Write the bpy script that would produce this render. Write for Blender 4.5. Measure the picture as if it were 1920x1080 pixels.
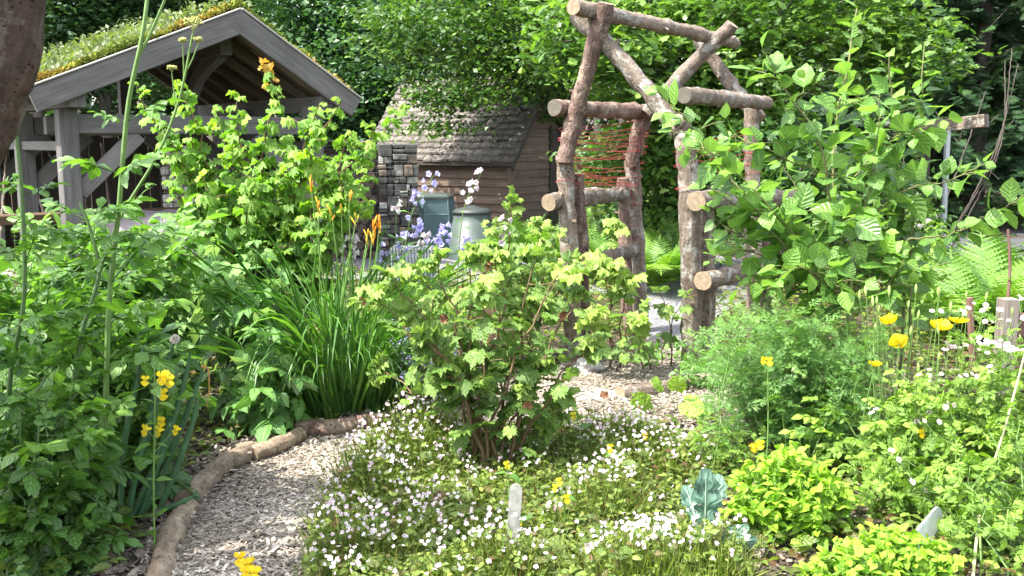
import bpy, math
import numpy as np
from mathutils import Vector, Matrix
for o in list(bpy.data.objects): bpy.data.objects.remove(o)
sc = bpy.context.scene
rad = math.radians
# ------------------------------------------------------------------ camera
FPX, CH, HZ = 1884.0, 1.55, 265.0
TH = math.atan((540 - HZ) / FPX)
cd = bpy.data.cameras.new('camera'); cam = bpy.data.objects.new('camera', cd); sc.collection.objects.link(cam)
cam.location = (0, 0, CH); cam.rotation_euler = (math.pi/2 - TH, 0, 0)
cd.sensor_width = 36; cd.lens = 36 * FPX / 1920; cd.clip_end = 600; cd.clip_start = .05
sc.camera = cam
# ------------------------------------------------------------------ light
SUN = Vector((-.66, -.34, 1.22)).normalized()
world = bpy.data.worlds.new('World'); sc.world = world; world.use_nodes = True
wn = world.node_tree; bg = wn.nodes['Background']
sky = wn.nodes.new('ShaderNodeTexSky'); sky.sky_type = 'NISHITA'; sky.sun_disc = False
sky.sun_elevation = math.asin(SUN.z); sky.sun_rotation = math.atan2(SUN.x, SUN.y)
sky.dust_density = 2.5; hs = wn.nodes.new('ShaderNodeHueSaturation'); hs.inputs['Saturation'].default_value = .45
wn.links.new(sky.outputs[0], hs.inputs['Color']); wn.links.new(hs.outputs[0], bg.inputs[0]); bg.inputs[1].default_value = .15
ld = bpy.data.lights.new('sun', 'SUN'); ld.energy = 2.75; ld.angle = rad(.5); ld.color = (1, .95, .86)
lo = bpy.data.objects.new('sun', ld); sc.collection.objects.link(lo); lo.rotation_euler = SUN.to_track_quat('Z', 'Y').to_euler()
lo.location = SUN * 60
sc.view_settings.view_transform = 'Standard'; sc.view_settings.look = 'None'
sc.view_settings.gamma = 1; sc.view_settings.exposure = 2.46
sc.render.engine = 'CYCLES'
sc.cycles.max_bounces = 7; sc.cycles.diffuse_bounces = 4; sc.cycles.glossy_bounces = 2; sc.cycles.transmission_bounces = 5
sc.cycles.caustics_reflective = False; sc.cycles.caustics_refractive = False; sc.cycles.sample_clamp_indirect = 6
sc.cycles.use_denoising = True

# ------------------------------------------------------------------ helpers
def A_(*x): return np.array(x, float)
def nrm(v):
    v = np.asarray(v, float); return v / np.maximum(np.linalg.norm(v, axis=-1, keepdims=True), 1e-9)
def at(u, v, Y):
    x = (u - 960) / FPX; y = (540 - v) / FPX
    d = A_(x, math.cos(TH) + y*math.sin(TH), -math.sin(TH) + y*math.cos(TH))
    return A_(0, 0, CH) + d * (Y / d[1])
def gp(u, v, z=0.0):
    x = (u - 960) / FPX; y = (540 - v) / FPX
    d = A_(x, math.cos(TH) + y*math.sin(TH), -math.sin(TH) + y*math.cos(TH))
    return A_(0, 0, CH) + d * ((z - CH) / d[2])
def rng(s): return np.random.default_rng(s)

class Tpl:
    def __init__(s, V, A, faces): s.V = np.asarray(V, float); s.A = np.asarray(A, float); s.F = faces  # faces: list of tuples
    def groups(s):
        g = {}
        for f in s.F: g.setdefault(len(f), []).append(f)
        return [np.array(x, np.int64) for x in g.values()]
def xf(t, M, pos): return Tpl(t.V @ np.asarray(M).T + np.asarray(pos), t.A, t.F)
def compose(ts):
    V = []; A = []; F = []; n = 0
    for t in ts:
        V.append(t.V); A.append(t.A); F += [tuple(i+n for i in f) for f in t.F]; n += len(t.V)
    return Tpl(np.vstack(V), np.vstack(A), F)
def rot(z=0, x=0, y=0):
    return np.array((Matrix.Rotation(z, 3, 'Z') @ Matrix.Rotation(x, 3, 'X') @ Matrix.Rotation(y, 3, 'Y')))

class MB:
    def __init__(s): s.v = []; s.a = []; s.f = []; s.n = 0
    def add(s, V, faces, A, mat=0):
        V = np.asarray(V, float)
        s.v.append(V); s.a.append(np.broadcast_to(np.asarray(A, float), (len(V), 3)))
        for f in faces: s.f.append((np.asarray(f, np.int64) + s.n, mat))
        s.n += len(V)
    def scatter(s, t, P, F, N, S, T, mat=0):
        P = np.asarray(P, float).reshape(-1, 3); k = len(P)
        if k == 0: return
        F = nrm(np.broadcast_to(F, (k, 3))); N = np.broadcast_to(N, (k, 3))
        X = np.cross(F, N); bad = np.linalg.norm(X, axis=1) < 1e-4
        if bad.any(): X[bad] = np.cross(F[bad], A_(.3, .8, .5))
        X = nrm(X); N = np.cross(X, F)
        S = np.asarray(S, float)
        if S.ndim == 0: S = np.full((k, 3), float(S))
        elif S.ndim == 1: S = np.repeat(S[:, None], 3, 1) if len(S) == k else np.broadcast_to(S, (k, 3))
        L = t.V[None] * S[:, None, :]
        W = P[:, None] + L[..., 0:1]*X[:, None] + L[..., 1:2]*F[:, None] + L[..., 2:3]*N[:, None]
        m = len(t.V); off = np.arange(k)[:, None, None] * m
        A = np.empty((k, m, 3)); A[..., :2] = t.A[None]; A[..., 2] = np.broadcast_to(np.asarray(T, float).reshape(-1, 1), (k, 1))
        s.add(W.reshape(-1, 3), [(g[None] + off).reshape(-1, g.shape[1]) for g in t.groups()], A.reshape(-1, 3), mat)
    def mesh(s, name, mats, origin=(0, 0, 0), smooth=True):
        V = np.vstack(s.v) - np.asarray(origin, float); A = np.vstack(s.a)
        me = bpy.data.meshes.new(name)
        me.vertices.add(len(V)); me.vertices.foreach_set('co', V.astype(np.float32).ravel())
        loops = np.concatenate([f.ravel() for f, _ in s.f]); tot = np.concatenate([np.full(len(f), f.shape[1]) for f, _ in s.f])
        mi = np.concatenate([np.full(len(f), m) for f, m in s.f]); st = np.concatenate([[0], np.cumsum(tot)[:-1]])
        me.loops.add(len(loops)); me.loops.foreach_set('vertex_index', loops.astype(np.int32))
        me.polygons.add(len(tot)); me.polygons.foreach_set('loop_start', st.astype(np.int32))
        me.polygons.foreach_set('loop_total', tot.astype(np.int32)); me.polygons.foreach_set('material_index', mi.astype(np.int32))
        me.polygons.foreach_set('use_smooth', np.full(len(tot), smooth))
        at_ = me.attributes.new('lc', 'FLOAT_VECTOR', 'POINT'); at_.data.foreach_set('vector', A.astype(np.float32).ravel())
        me.update(calc_edges=True)
        for m in (mats if isinstance(mats, (list, tuple)) else [mats]): me.materials.append(m)
        return me
    def build(s, name, mats, parent=None, origin=None, smooth=True):
        if s.n == 0: return None
        if parent is not None: org = ORG[parent.name]
        else: org = A_(*(origin if origin is not None else (0, 0, 0)))
        o = bpy.data.objects.new(name, s.mesh(name, mats, org, smooth)); sc.collection.objects.link(o)
        if parent is not None: o.parent = parent
        else: o.location = org
        ORG[o.name] = org
        return o
ORG = {}
def tag(o, label=None, cat=None, group=None, kind=None):
    if label: o['label'] = label
    if cat: o['category'] = cat
    if group: o['group'] = group
    if kind: o['kind'] = kind
    return o
def thing(name, label, cat, loc, group=None):
    o = bpy.data.objects.new(name, None); sc.collection.objects.link(o)
    o.location = Vector([float(x) for x in loc]); o.empty_display_size = .1
    ORG[o.name] = A_(*loc)
    return tag(o, label, cat, group)
def copy_thing(root, loc, rz, label, group=None, scale=1):
    r = root.copy(); sc.collection.objects.link(r); r.location = Vector([float(x) for x in loc]); r.rotation_euler = (0, 0, rz); r.scale = (scale,)*3
    r['label'] = label
    if group: r['group'] = group
    for ch in root.children:
        c = ch.copy(); sc.collection.objects.link(c); c.parent = r
        for g in ch.children:
            d = g.copy(); sc.collection.objects.link(d); d.parent = c
    return r

def spline(pts, n):
    P = np.array([np.asarray(p, float) for p in pts])
    if len(P) == 2: return P[0] + (P[1]-P[0])*np.linspace(0, 1, n)[:, None]
    Q = np.vstack([2*P[0]-P[1], P, 2*P[-1]-P[-2]]); out = []
    for t in np.linspace(0, len(P)-1-1e-6, n):
        i = int(t); u = t - i; a, b, c, d = Q[i], Q[i+1], Q[i+2], Q[i+3]
        out.append(.5*((2*b)+(-a+c)*u+(2*a-5*b+4*c-d)*u*u+(-a+3*b-3*c+d)*u**3))
    return np.array(out)
def tube(mb, pts, r0, r1=None, sides=6, mat=0, capmat=None, seed=0., noise=0., g=None, squash=None):
    P = np.asarray(pts, float); n = len(P)
    rr = np.linspace(r0, r0 if r1 is None else r1, n) if np.isscalar(r0) else np.asarray(r0, float)
    T = nrm(np.gradient(P, axis=0))
    up = A_(0, 0, 1) if abs(T[0][2]) < .9 else A_(1, 0, 0)
    X = nrm(np.cross(up, T[0])); Xs = []
    for i in range(n):
        X = nrm(X - T[i]*np.dot(X, T[i])); Xs.append(X)
    Xs = np.array(Xs); Ys = np.cross(T, Xs)
    L = np.concatenate([[0], np.cumsum(np.linalg.norm(np.diff(P, axis=0), axis=1))])
    th = np.linspace(0, 2*math.pi, sides+1)
    R = np.repeat(rr[:, None], sides+1, 1)
    if noise and g is not None:
        nz = g.normal(0, 1, (n, sides)); nz = (nz + np.roll(nz, 1, 0) + np.roll(nz, 1, 1) + np.roll(nz, -1, 1))/2
        R = R * (1 + noise*np.concatenate([nz, nz[:, :1]], 1))
    V = P[:, None] + R[..., None]*(np.cos(th)[None, :, None]*Xs[:, None] + np.sin(th)[None, :, None]*Ys[:, None])
    A = np.empty((n, sides+1, 3)); A[..., 0] = th[None]*float(rr.mean()); A[..., 1] = L[:, None]; A[..., 2] = seed
    i, j = np.meshgrid(np.arange(n-1), np.arange(sides), indexing='ij'); w = sides+1
    q = np.stack([i*w+j, i*w+j+1, (i+1)*w+j+1, (i+1)*w+j], -1).reshape(-1, 4)
    mb.add(V.reshape(-1, 3), [q], A.reshape(-1, 3), mat)
    for e, sgn in ((0, -1), (n-1, 1)):
        if capmat is None and sides < 5: continue
        ring = V[e, :-1]; c = ring.mean(0)
        Vc = np.vstack([c[None], ring]); f = np.array([[0, 1+k, 1+(k+1) % sides] if sgn > 0 else [0, 1+(k+1) % sides, 1+k] for k in range(sides)])
        Ac = np.zeros((sides+1, 3)); Ac[1:, 0] = np.cos(th[:-1])*rr[e]; Ac[1:, 1] = np.sin(th[:-1])*rr[e]; Ac[:, 2] = seed
        mb.add(Vc, [f], Ac, mat if capmat is None else capmat)
def beam(mb, p0, p1, w, h, up=(0, 0, 1), mat=0, seed=0., ch=.006):
    p0 = np.asarray(p0, float); p1 = np.asarray(p1, float); T = nrm(p1-p0); L = np.linalg.norm(p1-p0)
    X = nrm(np.cross(T, np.asarray(up, float))); U = np.cross(X, T)
    c = min(ch, w*.3, h*.3); a, b = w/2, h/2
    cs = [(-a+c, -b), (a-c, -b), (a, -b+c), (a, b-c), (a-c, b), (-a+c, b), (-a, b-c), (-a, -b+c)]
    pts = [X*x + U*y for x, y in cs]; per = 0
    for k in range(8):
        q, r = pts[k], pts[(k+1) % 8]; d = np.linalg.norm(r-q)
        mb.add([p0+q, p0+r, p1+r, p1+q], [[[0, 1, 2, 3]]], [(per, 0, seed), (per+d, 0, seed), (per+d, L, seed), (per, L, seed)], mat); per += d
    for p, f in ((p0, list(range(7, -1, -1))), (p1, list(range(8)))):
        mb.add([p+x for x in pts], [[f]], [(x, y*.2, seed+.3) for x, y in cs], mat)

# ------------------------------------------------------------------ materials
def newmat(name):
    m = bpy.data.materials.new(name); m.use_nodes = True; nt = m.node_tree
    return m, nt, nt.nodes['Principled BSDF'], nt.nodes['Material Output']
def ramp(nt, src, cols, pos=None):
    r = nt.nodes.new('ShaderNodeValToRGB'); e = r.color_ramp.elements
    pos = pos or np.linspace(0, 1, len(cols))
    while len(e) < len(cols): e.new(.5)
    for i, c in enumerate(cols): e[i].position = pos[i]; e[i].color = (*c, 1)
    nt.links.new(src, r.inputs[0]); return r.outputs[0]
def mth(nt, op, a, b=None, c=None):
    n = nt.nodes.new('ShaderNodeMath'); n.operation = op
    for i, x in enumerate((a, b, c)):
        if x is None: continue
        if isinstance(x, (int, float)): n.inputs[i].default_value = x
        else: nt.links.new(x, n.inputs[i])
    return n.outputs[0]
def mixc(nt, f, a, b, mode='MIX'):
    n = nt.nodes.new('ShaderNodeMix'); n.data_type = 'RGBA'; n.blend_type = mode
    for i, x in ((0, f), (6, a), (7, b)):
        if isinstance(x, (int, float)): n.inputs[i].default_value = x
        elif isinstance(x, tuple): n.inputs[i].default_value = (*x, 1)
        else: nt.links.new(x, n.inputs[i])
    return n.outputs[2]
def lc(nt):
    a = nt.nodes.new('ShaderNodeAttribute'); a.attribute_name = 'lc'
    s = nt.nodes.new('ShaderNodeSeparateXYZ'); nt.links.new(a.outputs['Vector'], s.inputs[0]); return s.outputs
def noise(nt, vec, scale, detail=4, rough=.6):
    n = nt.nodes.new('ShaderNodeTexNoise'); n.inputs['Scale'].default_value = scale; n.inputs['Detail'].default_value = detail; n.inputs['Roughness'].default_value = rough
    if vec is not None: nt.links.new(vec, n.inputs['Vector'])
    return n.outputs['Fac']
def comb(nt, x, y, z):
    n = nt.nodes.new('ShaderNodeCombineXYZ')
    for i, v in enumerate((x, y, z)):
        if isinstance(v, (int, float)): n.inputs[i].default_value = v
        else: nt.links.new(v, n.inputs[i])
    return n.outputs[0]
def objco(nt):
    return nt.nodes.new('ShaderNodeTexCoord').outputs['Object']
def bump(nt, h, st, dist, p):
    b = nt.nodes.new('ShaderNodeBump'); b.inputs['Strength'].default_value = st; b.inputs['Distance'].default_value = dist
    nt.links.new(h, b.inputs['Height']); nt.links.new(b.outputs[0], p.inputs['Normal']); return b.outputs[0]
def leafmat(name, cols, trans=.38, rough=.42, vein=0., nveins=7, tcol=(1.5, 1.7, .55), spec=.4, mott=.25, back=None):
    m, nt, p, out = newmat(name); u, v, t = lc(nt)
    col = ramp(nt, t, cols)
    nz = noise(nt, objco(nt), 14, 3)
    col = mixc(nt, 1.0, col, ramp(nt, nz, [(1-mott,)*3, (1+mott,)*3], [.3, .7]), 'MULTIPLY')
    if back:
        gm = nt.nodes.new('ShaderNodeNewGeometry')
        col = mixc(nt, mth(nt, 'MULTIPLY', gm.outputs['Backfacing'], .75), col, back)
    nrmo = None
    if vein:
        mid = mth(nt, 'LESS_THAN', u, .055)
        ph = mth(nt, 'SINE', mth(nt, 'MULTIPLY', mth(nt, 'SUBTRACT', v, mth(nt, 'MULTIPLY', u, .28)), nveins*6.283))
        lat = mth(nt, 'GREATER_THAN', ph, .86)
        f = mth(nt, 'MAXIMUM', mid, mth(nt, 'MULTIPLY', lat, .55))
        vc = tuple(min(1, c*1.7+.05) for c in cols[-1])
        col = mixc(nt, mth(nt, 'MULTIPLY', f, vein), col, vc)
        nrmo = bump(nt, ph, .35, .004, p)
    nt.links.new(col, p.inputs['Base Color']); p.inputs['Roughness'].default_value = rough
    p.inputs['Specular IOR Level'].default_value = spec
    if trans > 0:
        tr = nt.nodes.new('ShaderNodeBsdfTranslucent'); mx = nt.nodes.new('ShaderNodeMixShader'); mx.inputs[0].default_value = trans
        nt.links.new(mixc(nt, 1.0, col, tcol, 'MULTIPLY'), tr.inputs[0])
        nt.links.new(p.outputs[0], mx.inputs[1]); nt.links.new(tr.outputs[0], mx.inputs[2]); nt.links.new(mx.outputs[0], out.inputs[0])
    return m
def woodmat(name, cols, pos=None, su=45, sv=3, rough=.8, bst=.5, spots=None, fleck=None):
    m, nt, p, out = newmat(name); u, v, t = lc(nt); sd = mth(nt, 'MULTIPLY', t, 37.0)
    g = noise(nt, comb(nt, mth(nt, 'MULTIPLY', u, su), mth(nt, 'MULTIPLY', v, sv), sd), 1, 6, .65)
    b = noise(nt, comb(nt, mth(nt, 'MULTIPLY', u, 4), mth(nt, 'MULTIPLY', v, 1.6), sd), 1, 3)
    f = mth(nt, 'ADD', mth(nt, 'MULTIPLY', g, .62), mth(nt, 'MULTIPLY', b, .42))
    col = ramp(nt, f, cols, pos or list(np.linspace(.3, .72, len(cols))))
    col = mixc(nt, 1.0, col, ramp(nt, mth(nt, 'FRACT', mth(nt, 'MULTIPLY', t, 7.31)), [(.78,)*3, (1.15, 1.12, 1.1)]), 'MULTIPLY')
    if spots:
        s = noise(nt, comb(nt, mth(nt, 'MULTIPLY', u, 9), mth(nt, 'MULTIPLY', v, 7), sd), 1, 5, .7)
        col = mixc(nt, ramp(nt, s, [(0,)*3, (.85,)*3], [.53, .6]), col, spots)
    if fleck:
        vo = nt.nodes.new('ShaderNodeTexVoronoi'); vo.inputs['Scale'].default_value = 1
        nt.links.new(comb(nt, mth(nt, 'MULTIPLY', u, 38), mth(nt, 'MULTIPLY', v, 60), sd), vo.inputs['Vector'])
        k = ramp(nt, mth(nt, 'ADD', vo.outputs['Distance'], mth(nt, 'MULTIPLY', noise(nt, comb(nt, mth(nt, 'MULTIPLY', u, 12), mth(nt, 'MULTIPLY', v, 5), sd), 1, 3), .5)), [(.75,)*3, (0,)*3], [.33, .52])
        col = mixc(nt, k, col, fleck)
        rg = noise(nt, comb(nt, mth(nt, 'MULTIPLY', u, 11), mth(nt, 'MULTIPLY', v, 34), sd), 1, 5, .7)
        col = mixc(nt, 1., col, ramp(nt, rg, [(.74,)*3, (1.12,)*3], [.34, .6]), 'MULTIPLY')
        g = mth(nt, 'SUBTRACT', mth(nt, 'ADD', g, mth(nt, 'MULTIPLY', rg, .35)), mth(nt, 'MULTIPLY', k, .5))
    nt.links.new(col, p.inputs['Base Color']); p.inputs['Roughness'].default_value = rough; p.inputs['Specular IOR Level'].default_value = .25
    bump(nt, g, bst, .01, p); return m
def plain(name, col, rough=.6, var=.15, scale=20, metal=0, spec=.4, trans=0):
    m, nt, p, out = newmat(name); nz = noise(nt, objco(nt), scale, 4)
    c = mixc(nt, 1.0, col, ramp(nt, nz, [(1-var,)*3, (1+var,)*3], [.3, .7]), 'MULTIPLY')
    nt.links.new(c, p.inputs['Base Color']); p.inputs['Roughness'].default_value = rough; p.inputs['Metallic'].default_value = metal
    p.inputs['Specular IOR Level'].default_value = spec
    if trans:
        tr = nt.nodes.new('ShaderNodeBsdfTranslucent'); mx = nt.nodes.new('ShaderNodeMixShader'); mx.inputs[0].default_value = trans
        nt.links.new(c, tr.inputs[0]); nt.links.new(p.outputs[0], mx.inputs[1]); nt.links.new(tr.outputs[0], mx.inputs[2]); nt.links.new(mx.outputs[0], out.inputs[0])
    return m
def cutmat(name, c1, c2):
    m, nt, p, out = newmat(name); u, v, t = lc(nt)
    r = mth(nt, 'SQRT', mth(nt, 'ADD', mth(nt, 'MULTIPLY', u, u), mth(nt, 'MULTIPLY', v, v)))
    w = mth(nt, 'SINE', mth(nt, 'ADD', mth(nt, 'MULTIPLY', r, 700), mth(nt, 'MULTIPLY', noise(nt, objco(nt), 25), 7)))
    col = mixc(nt, mth(nt, 'MULTIPLY_ADD', w, .25, .35), c1, c2)
    col = mixc(nt, 1., col, ramp(nt, noise(nt, objco(nt), 40), [(.7,)*3, (1.15,)*3], [.35, .65]), 'MULTIPLY')
    nt.links.new(col, p.inputs['Base Color']); p.inputs['Roughness'].default_value = .85; return m

M = {}
M['bark'] = woodmat('log_bark', [(.05, .038, .029), (.12, .092, .07), (.185, .148, .118), (.28, .238, .195)], su=40, sv=14, bst=1.6, spots=(.27, .26, .235), fleck=(.05, .038, .03))
M['bark_red'] = woodmat('red_bark', [(.04, .027, .022), (.10, .063, .05), (.165, .11, .09), (.25, .19, .16)], su=40, sv=16, bst=1.6, fleck=(.045, .028, .022), spots=(.26, .2, .15))
M['cut'] = cutmat('cut_wood', (.25, .19, .125), (.14, .10, .065))
M['timber'] = woodmat('weathered_timber', [(.046, .044, .04), (.088, .085, .079), (.128, .124, .117), (.172, .167, .158)], su=55, sv=2.2, bst=.3)
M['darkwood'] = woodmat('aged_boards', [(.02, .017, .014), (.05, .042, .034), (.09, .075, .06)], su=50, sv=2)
M['ceilwood'] = woodmat('soffit_boards', [(.07, .055, .04), (.14, .112, .082), (.2, .165, .125)], su=50, sv=2)
M['clad'] = woodmat('clapboard', [(.045, .031, .023), (.095, .066, .049), (.145, .105, .08), (.2, .16, .13)], su=70, sv=1.2)
M['shake'] = woodmat('roof_shakes', [(.03, .026, .022), (.08, .071, .061), (.145, .131, .115), (.21, .195, .175)], su=40, sv=5)
M['rail'] = woodmat('orange_plank', [(.045, .027, .016), (.08, .05, .028), (.12, .075, .042)], su=45, sv=2)
M['ystem'] = woodmat('young_shoot', [(.07, .075, .03), (.12, .13, .05), (.17, .17, .08)], su=60, sv=20)
M['dullcut'] = cutmat('grey_cut_wood', (.10, .085, .065), (.06, .048, .036))
M['trunk'] = woodmat('tree_bark', [(.016, .010, .007), (.045, .028, .02), (.085, .058, .042)], su=30, sv=12, bst=1.5, fleck=(.012, .008, .006), spots=(.1, .085, .065))
M['limb'] = woodmat('limb_bark', [(.03, .025, .02), (.075, .065, .055), (.13, .115, .1)], su=20, sv=6)
M['edging'] = woodmat('edging_log_bark', [(.07, .05, .034), (.16, .12, .085), (.25, .195, .14), (.36, .3, .23)], su=34, sv=9, bst=1.2, fleck=(.05, .035, .025))
M['twig'] = woodmat('brown_stem', [(.06, .04, .02), (.13, .085, .045), (.19, .14, .08)], su=60, sv=20)
M['gstem'] = plain('green_stem', (.10, .18, .04), .5, .2, 30)
M['dstem'] = plain('dark_green_stem', (.06, .12, .03), .5, .2, 30)
M['twine'] = plain('red_twine', (.33, .045, .045), .8)
# ------------------------------------------------------------------ leaf shapes (along +Y, unit length)
def ovate(w=.33, n=7, p=.85, fold=.15, droop=.25, wave=0., serr=0., seed=0, tip=1.0):
    g = rng(seed); V = []; A = []; t = np.linspace(0, 1, n)
    for i, y in enumerate(t):
        hw = max(w*math.sin(math.pi*min(1, y**p))**tip, .012) if 0 < i < n-1 else .012
        s = serr if i % 2 else -serr
        hl, hr = hw*(1+s), hw*(1+s)
        z = -droop*y*y
        V += [(-hl, y, z+fold*hw+wave*g.normal()), (0, y, z), (hr, y, z+fold*hw+wave*g.normal())]
        A += [(1, y), (0, y), (1, y)]
    F = []
    for i in range(n-1):
        a = 3*i; F += [(a, a+1, a+4, a+3), (a+1, a+2, a+5, a+4)]
    return Tpl(V, A, F)
def edged(rows, droop=.2, fold=.1):
    """rows of (y_mid, edge_x, edge_y) -> mirrored leaf with a toothed edge"""
    V = []; A = []
    for ym, ex, ey in rows:
        zm = -droop*ym*ym; ze = -droop*ey*abs(ey) + fold*ex
        V += [(-ex, ey, ze), (0, ym, zm), (ex, ey, ze)]; A += [(1, ym), (0, ym), (1, ym)]
    F = []
    for i in range(len(rows)-1):
        a = 3*i; F += [(a, a+1, a+4, a+3), (a+1, a+2, a+5, a+4)]
    return Tpl(V, A, F)
def lobed(lobes, sinus, seed=0, crumple=.05, droop=.3, tooth=.06, nper=3, cup=0.):
    """palmate leaf: lobes/sinus = lists of (deg, r) on the right half from the tip round to the base"""
    g = rng(seed)
    ctl = sorted(lobes + sinus); an = [a for a, _ in ctl]; ra = [r for _, r in ctl]
    an = [-a for a in an[::-1] if a > 0] + an; ra = [r for a, r in zip([x for x, _ in ctl][::-1], ra[::-1]) if a > 0] + ra
    th = []; k = 0
    N = nper*(len(an)-1)+1
    tt = np.interp(np.linspace(0, len(an)-1, N), range(len(an)), an); rr = np.interp(tt, an, ra)
    rr = rr*(1 + tooth*np.where(np.arange(N) % 2 == 0, 1, -1)) * g.uniform(.94, 1.06, N)
    base = .0
    V = [(0, 0, 0)]; A = [(0, 0)]; la = [0] + [a for a, _ in lobes if a > 0]
    def du(a): return min(1, min(abs(abs(a)-x) for x in la)/18)
    for f in (.5, 1.0):
        for a, r in zip(tt, rr):
            x = math.sin(math.radians(a))*r*f; y = math.cos(math.radians(a))*r*f
            z = -droop*(r*f)**2*.6 + cup*(r*f)**2 + crumple*g.normal()*(f+.3) + (.06 if du(a) > .5 else -.02)*f
            V.append((x, y, z)); A.append((max(du(a), .0 if f < 1 else .02), r*f))
    F = [(0, 1+i+1, 1+i) for i in range(N-1)]
    F += [(1+i, 2+i, 1+N+i+1, 1+N+i) for i in range(N-1)]
    V = np.array(V); V[:, 1] += .25; V[:, :2] /= 1.25
    return Tpl(V, A, F)
def sliver(w, n=3, droop=.1):
    V = [(0, 0, 0), (-w, .5, -droop*.25), (0, 1, -droop), (w, .5, -droop*.25)]
    return Tpl(V, [(1, 0), (1, .5), (1, 1), (1, .5)], [(0, 3, 2, 1)])
def place(t, pos, az, s, pitch=0., roll=0.): return xf(t, rot(az, pitch, roll) * s, pos)

CUR = [lobed([(0, 1), (52, .86), (108, .62)], [(24, .74), (80, .62), (150, .45), (172, .16)], seed=i, crumple=.045, droop=.25+.12*i, nper=3) for i in range(4)]
CURLY = [lobed([(0, .85), (52, .8), (108, .65)], [(24, .72), (80, .66), (150, .5), (172, .2)], seed=10+i, crumple=.11, droop=.1, nper=3, cup=-.25*(i % 2)-.2) for i in range(4)]
HAZ = [lobed([(0, .98), (45, .88), (100, .8)], [(20, .9), (75, .85), (150, .6), (174, .2)], seed=20+i, crumple=.13, droop=.35+.2*(i % 2), nper=2, cup=.2*(i % 3)-.2, tooth=.08) for i in range(5)]
APP = [ovate(.36+.03*i, 8, .8, .10+.10*(i % 3), .04+.07*i, .012, .05, i) for i in range(5)]
OV = [ovate(.28, 5, .85, .2, .15+.15*i, .01, 0, i) for i in range(3)]
MARJ = [ovate(.33, 6, .8, .1+.1*i, .15+.15*i, .01, 0, 40+i) for i in range(3)]
TINY = [Tpl([(0, 0, 0), (-.3, .5, .08), (0, 1, -.1), (.3, .5, .08), (0, .5, 0)], [(0, 0), (1, .5), (0, 1), (1, .5), (0, .5)], [(0, 4, 2, 1), (0, 3, 2, 4)]),
        Tpl([(0, 0, 0), (-.36, .45, .12), (0, 1, .1), (.36, .55, -.05), (0, .5, 0)], [(0, 0), (1, .5), (0, 1), (1, .5), (0, .5)], [(0, 4, 2, 1), (0, 3, 2, 4)])]
OAK = [edged([(0, .03, 0), (.18, .14, .2), (.27, .08, .3), (.45, .26, .5), (.55, .14, .58), (.72, .3, .8), (.85, .15, .86), (1, .06, 1)], d, .15) for d in (.1, .35)]
LL = edged([(0, .01, 0), (.22, .12, .2), (.42, .33, .46), (.55, .32, .62), (.62, .25, .66), (.75, .22, .82), (.86, .13, .88), (1, .02, 1)], .25, .15)
LN = edged([(0, .01, 0), (.25, .14, .24), (.5, .27, .55), (.68, .24, .74), (.76, .16, .78), (.9, .1, .92), (1, .02, 1)], .3, .15)
PET = Tpl([(-.012, 0, 0), (.012, 0, 0), (.008, 1, 0), (-.008, 1, 0), (0, 0, -.02), (0, 1, -.016)], [(1, 0)]*6, [(0, 1, 2, 3), (0, 4, 5, 3), (1, 2, 5, 4)])
def lovage(seed):
    g = rng(seed); ps = [xf(PET, np.diag([1, .72, 1]), (0, 0, 0))]
    def tri(pos, az, s, pitch):
        r = []
        for a, l in ((0, 1.), (1.05, .72), (-1.05, .72)):
            r.append(place(LL if g.random() < .6 else LN, (0, .26 if a == 0 else .04, 0), a+g.normal()*.12, l, g.normal()*.25, g.normal()*.3))
        return place(compose(r), pos, az, s, pitch, g.normal()*.25)
    ps.append(tri((0, .68, 0), 0, .36, -.1))
    for y, s in ((.36, .36), (.58, .28)):
        for sd in (1, -1):
            ps.append(tri((0, y, 0), -sd*.95+g.normal()*.1, s, -.15+g.normal()*.2))
            ps.append(place(PET, (0, y, 0), -sd*.95, s*.3))
    t = compose(ps); t.V[:, 2] -= .18*t.V[:, 1]**2; return t
LOV = [lovage(i) for i in range(5)]
def raspb(seed, n):
    g = rng(seed); rows = []
    for i in range(10):
        y = i/9; w = .34*math.sin(math.pi*y**.72)+.01
        rows.append((y, w*(1.1 if i % 2 else .93), y+.04))
    lf = edged(rows, .35, .22); ps = [xf(PET, np.diag([1, .5, 1]), (0, 0, 0)), place(lf, (0, .48, 0), 0, .58, g.normal()*.15)]
    for y, a, s in ((.36, 1.15, .48), (.22, 1.45, .36))[:n]:
        for sd in (1, -1): ps.append(place(lf, (0, y, 0), -sd*a, s, -.1+g.normal()*.2, g.normal()*.3))
    t = compose(ps); t.V[:, 2] -= .28*t.V[:, 1]**2; return t
RAS = [raspb(i, 1 + i % 2) for i in range(4)]
def artem(seed):
    g = rng(seed); ps = [xf(sliver(.014), np.eye(3), (0, 0, 0))]
    for i, y in enumerate((.22, .4, .57, .73)):
        for sd in (1, -1):
            L = .42*(1-.25*abs(i-1)); a = -sd*(.75+g.normal()*.1); sub = [sliver(.07)]
            for yy in (.45, .65):
                for s2 in (1, -1): sub.append(place(sliver(.085), (0, yy, 0), -s2*.6, .42, g.normal()*.2))
            ps.append(place(compose(sub), (0, y, 0), a, L, g.normal()*.25, g.normal()*.3))
    for a in (-.4, 0, .4): ps.append(place(sliver(.08), (0, .8, 0), a, .25))
    t = compose(ps); t.V[:, 2] -= .25*t.V[:, 1]**2; return t
ART = [artem(i) for i in range(4)]
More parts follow.
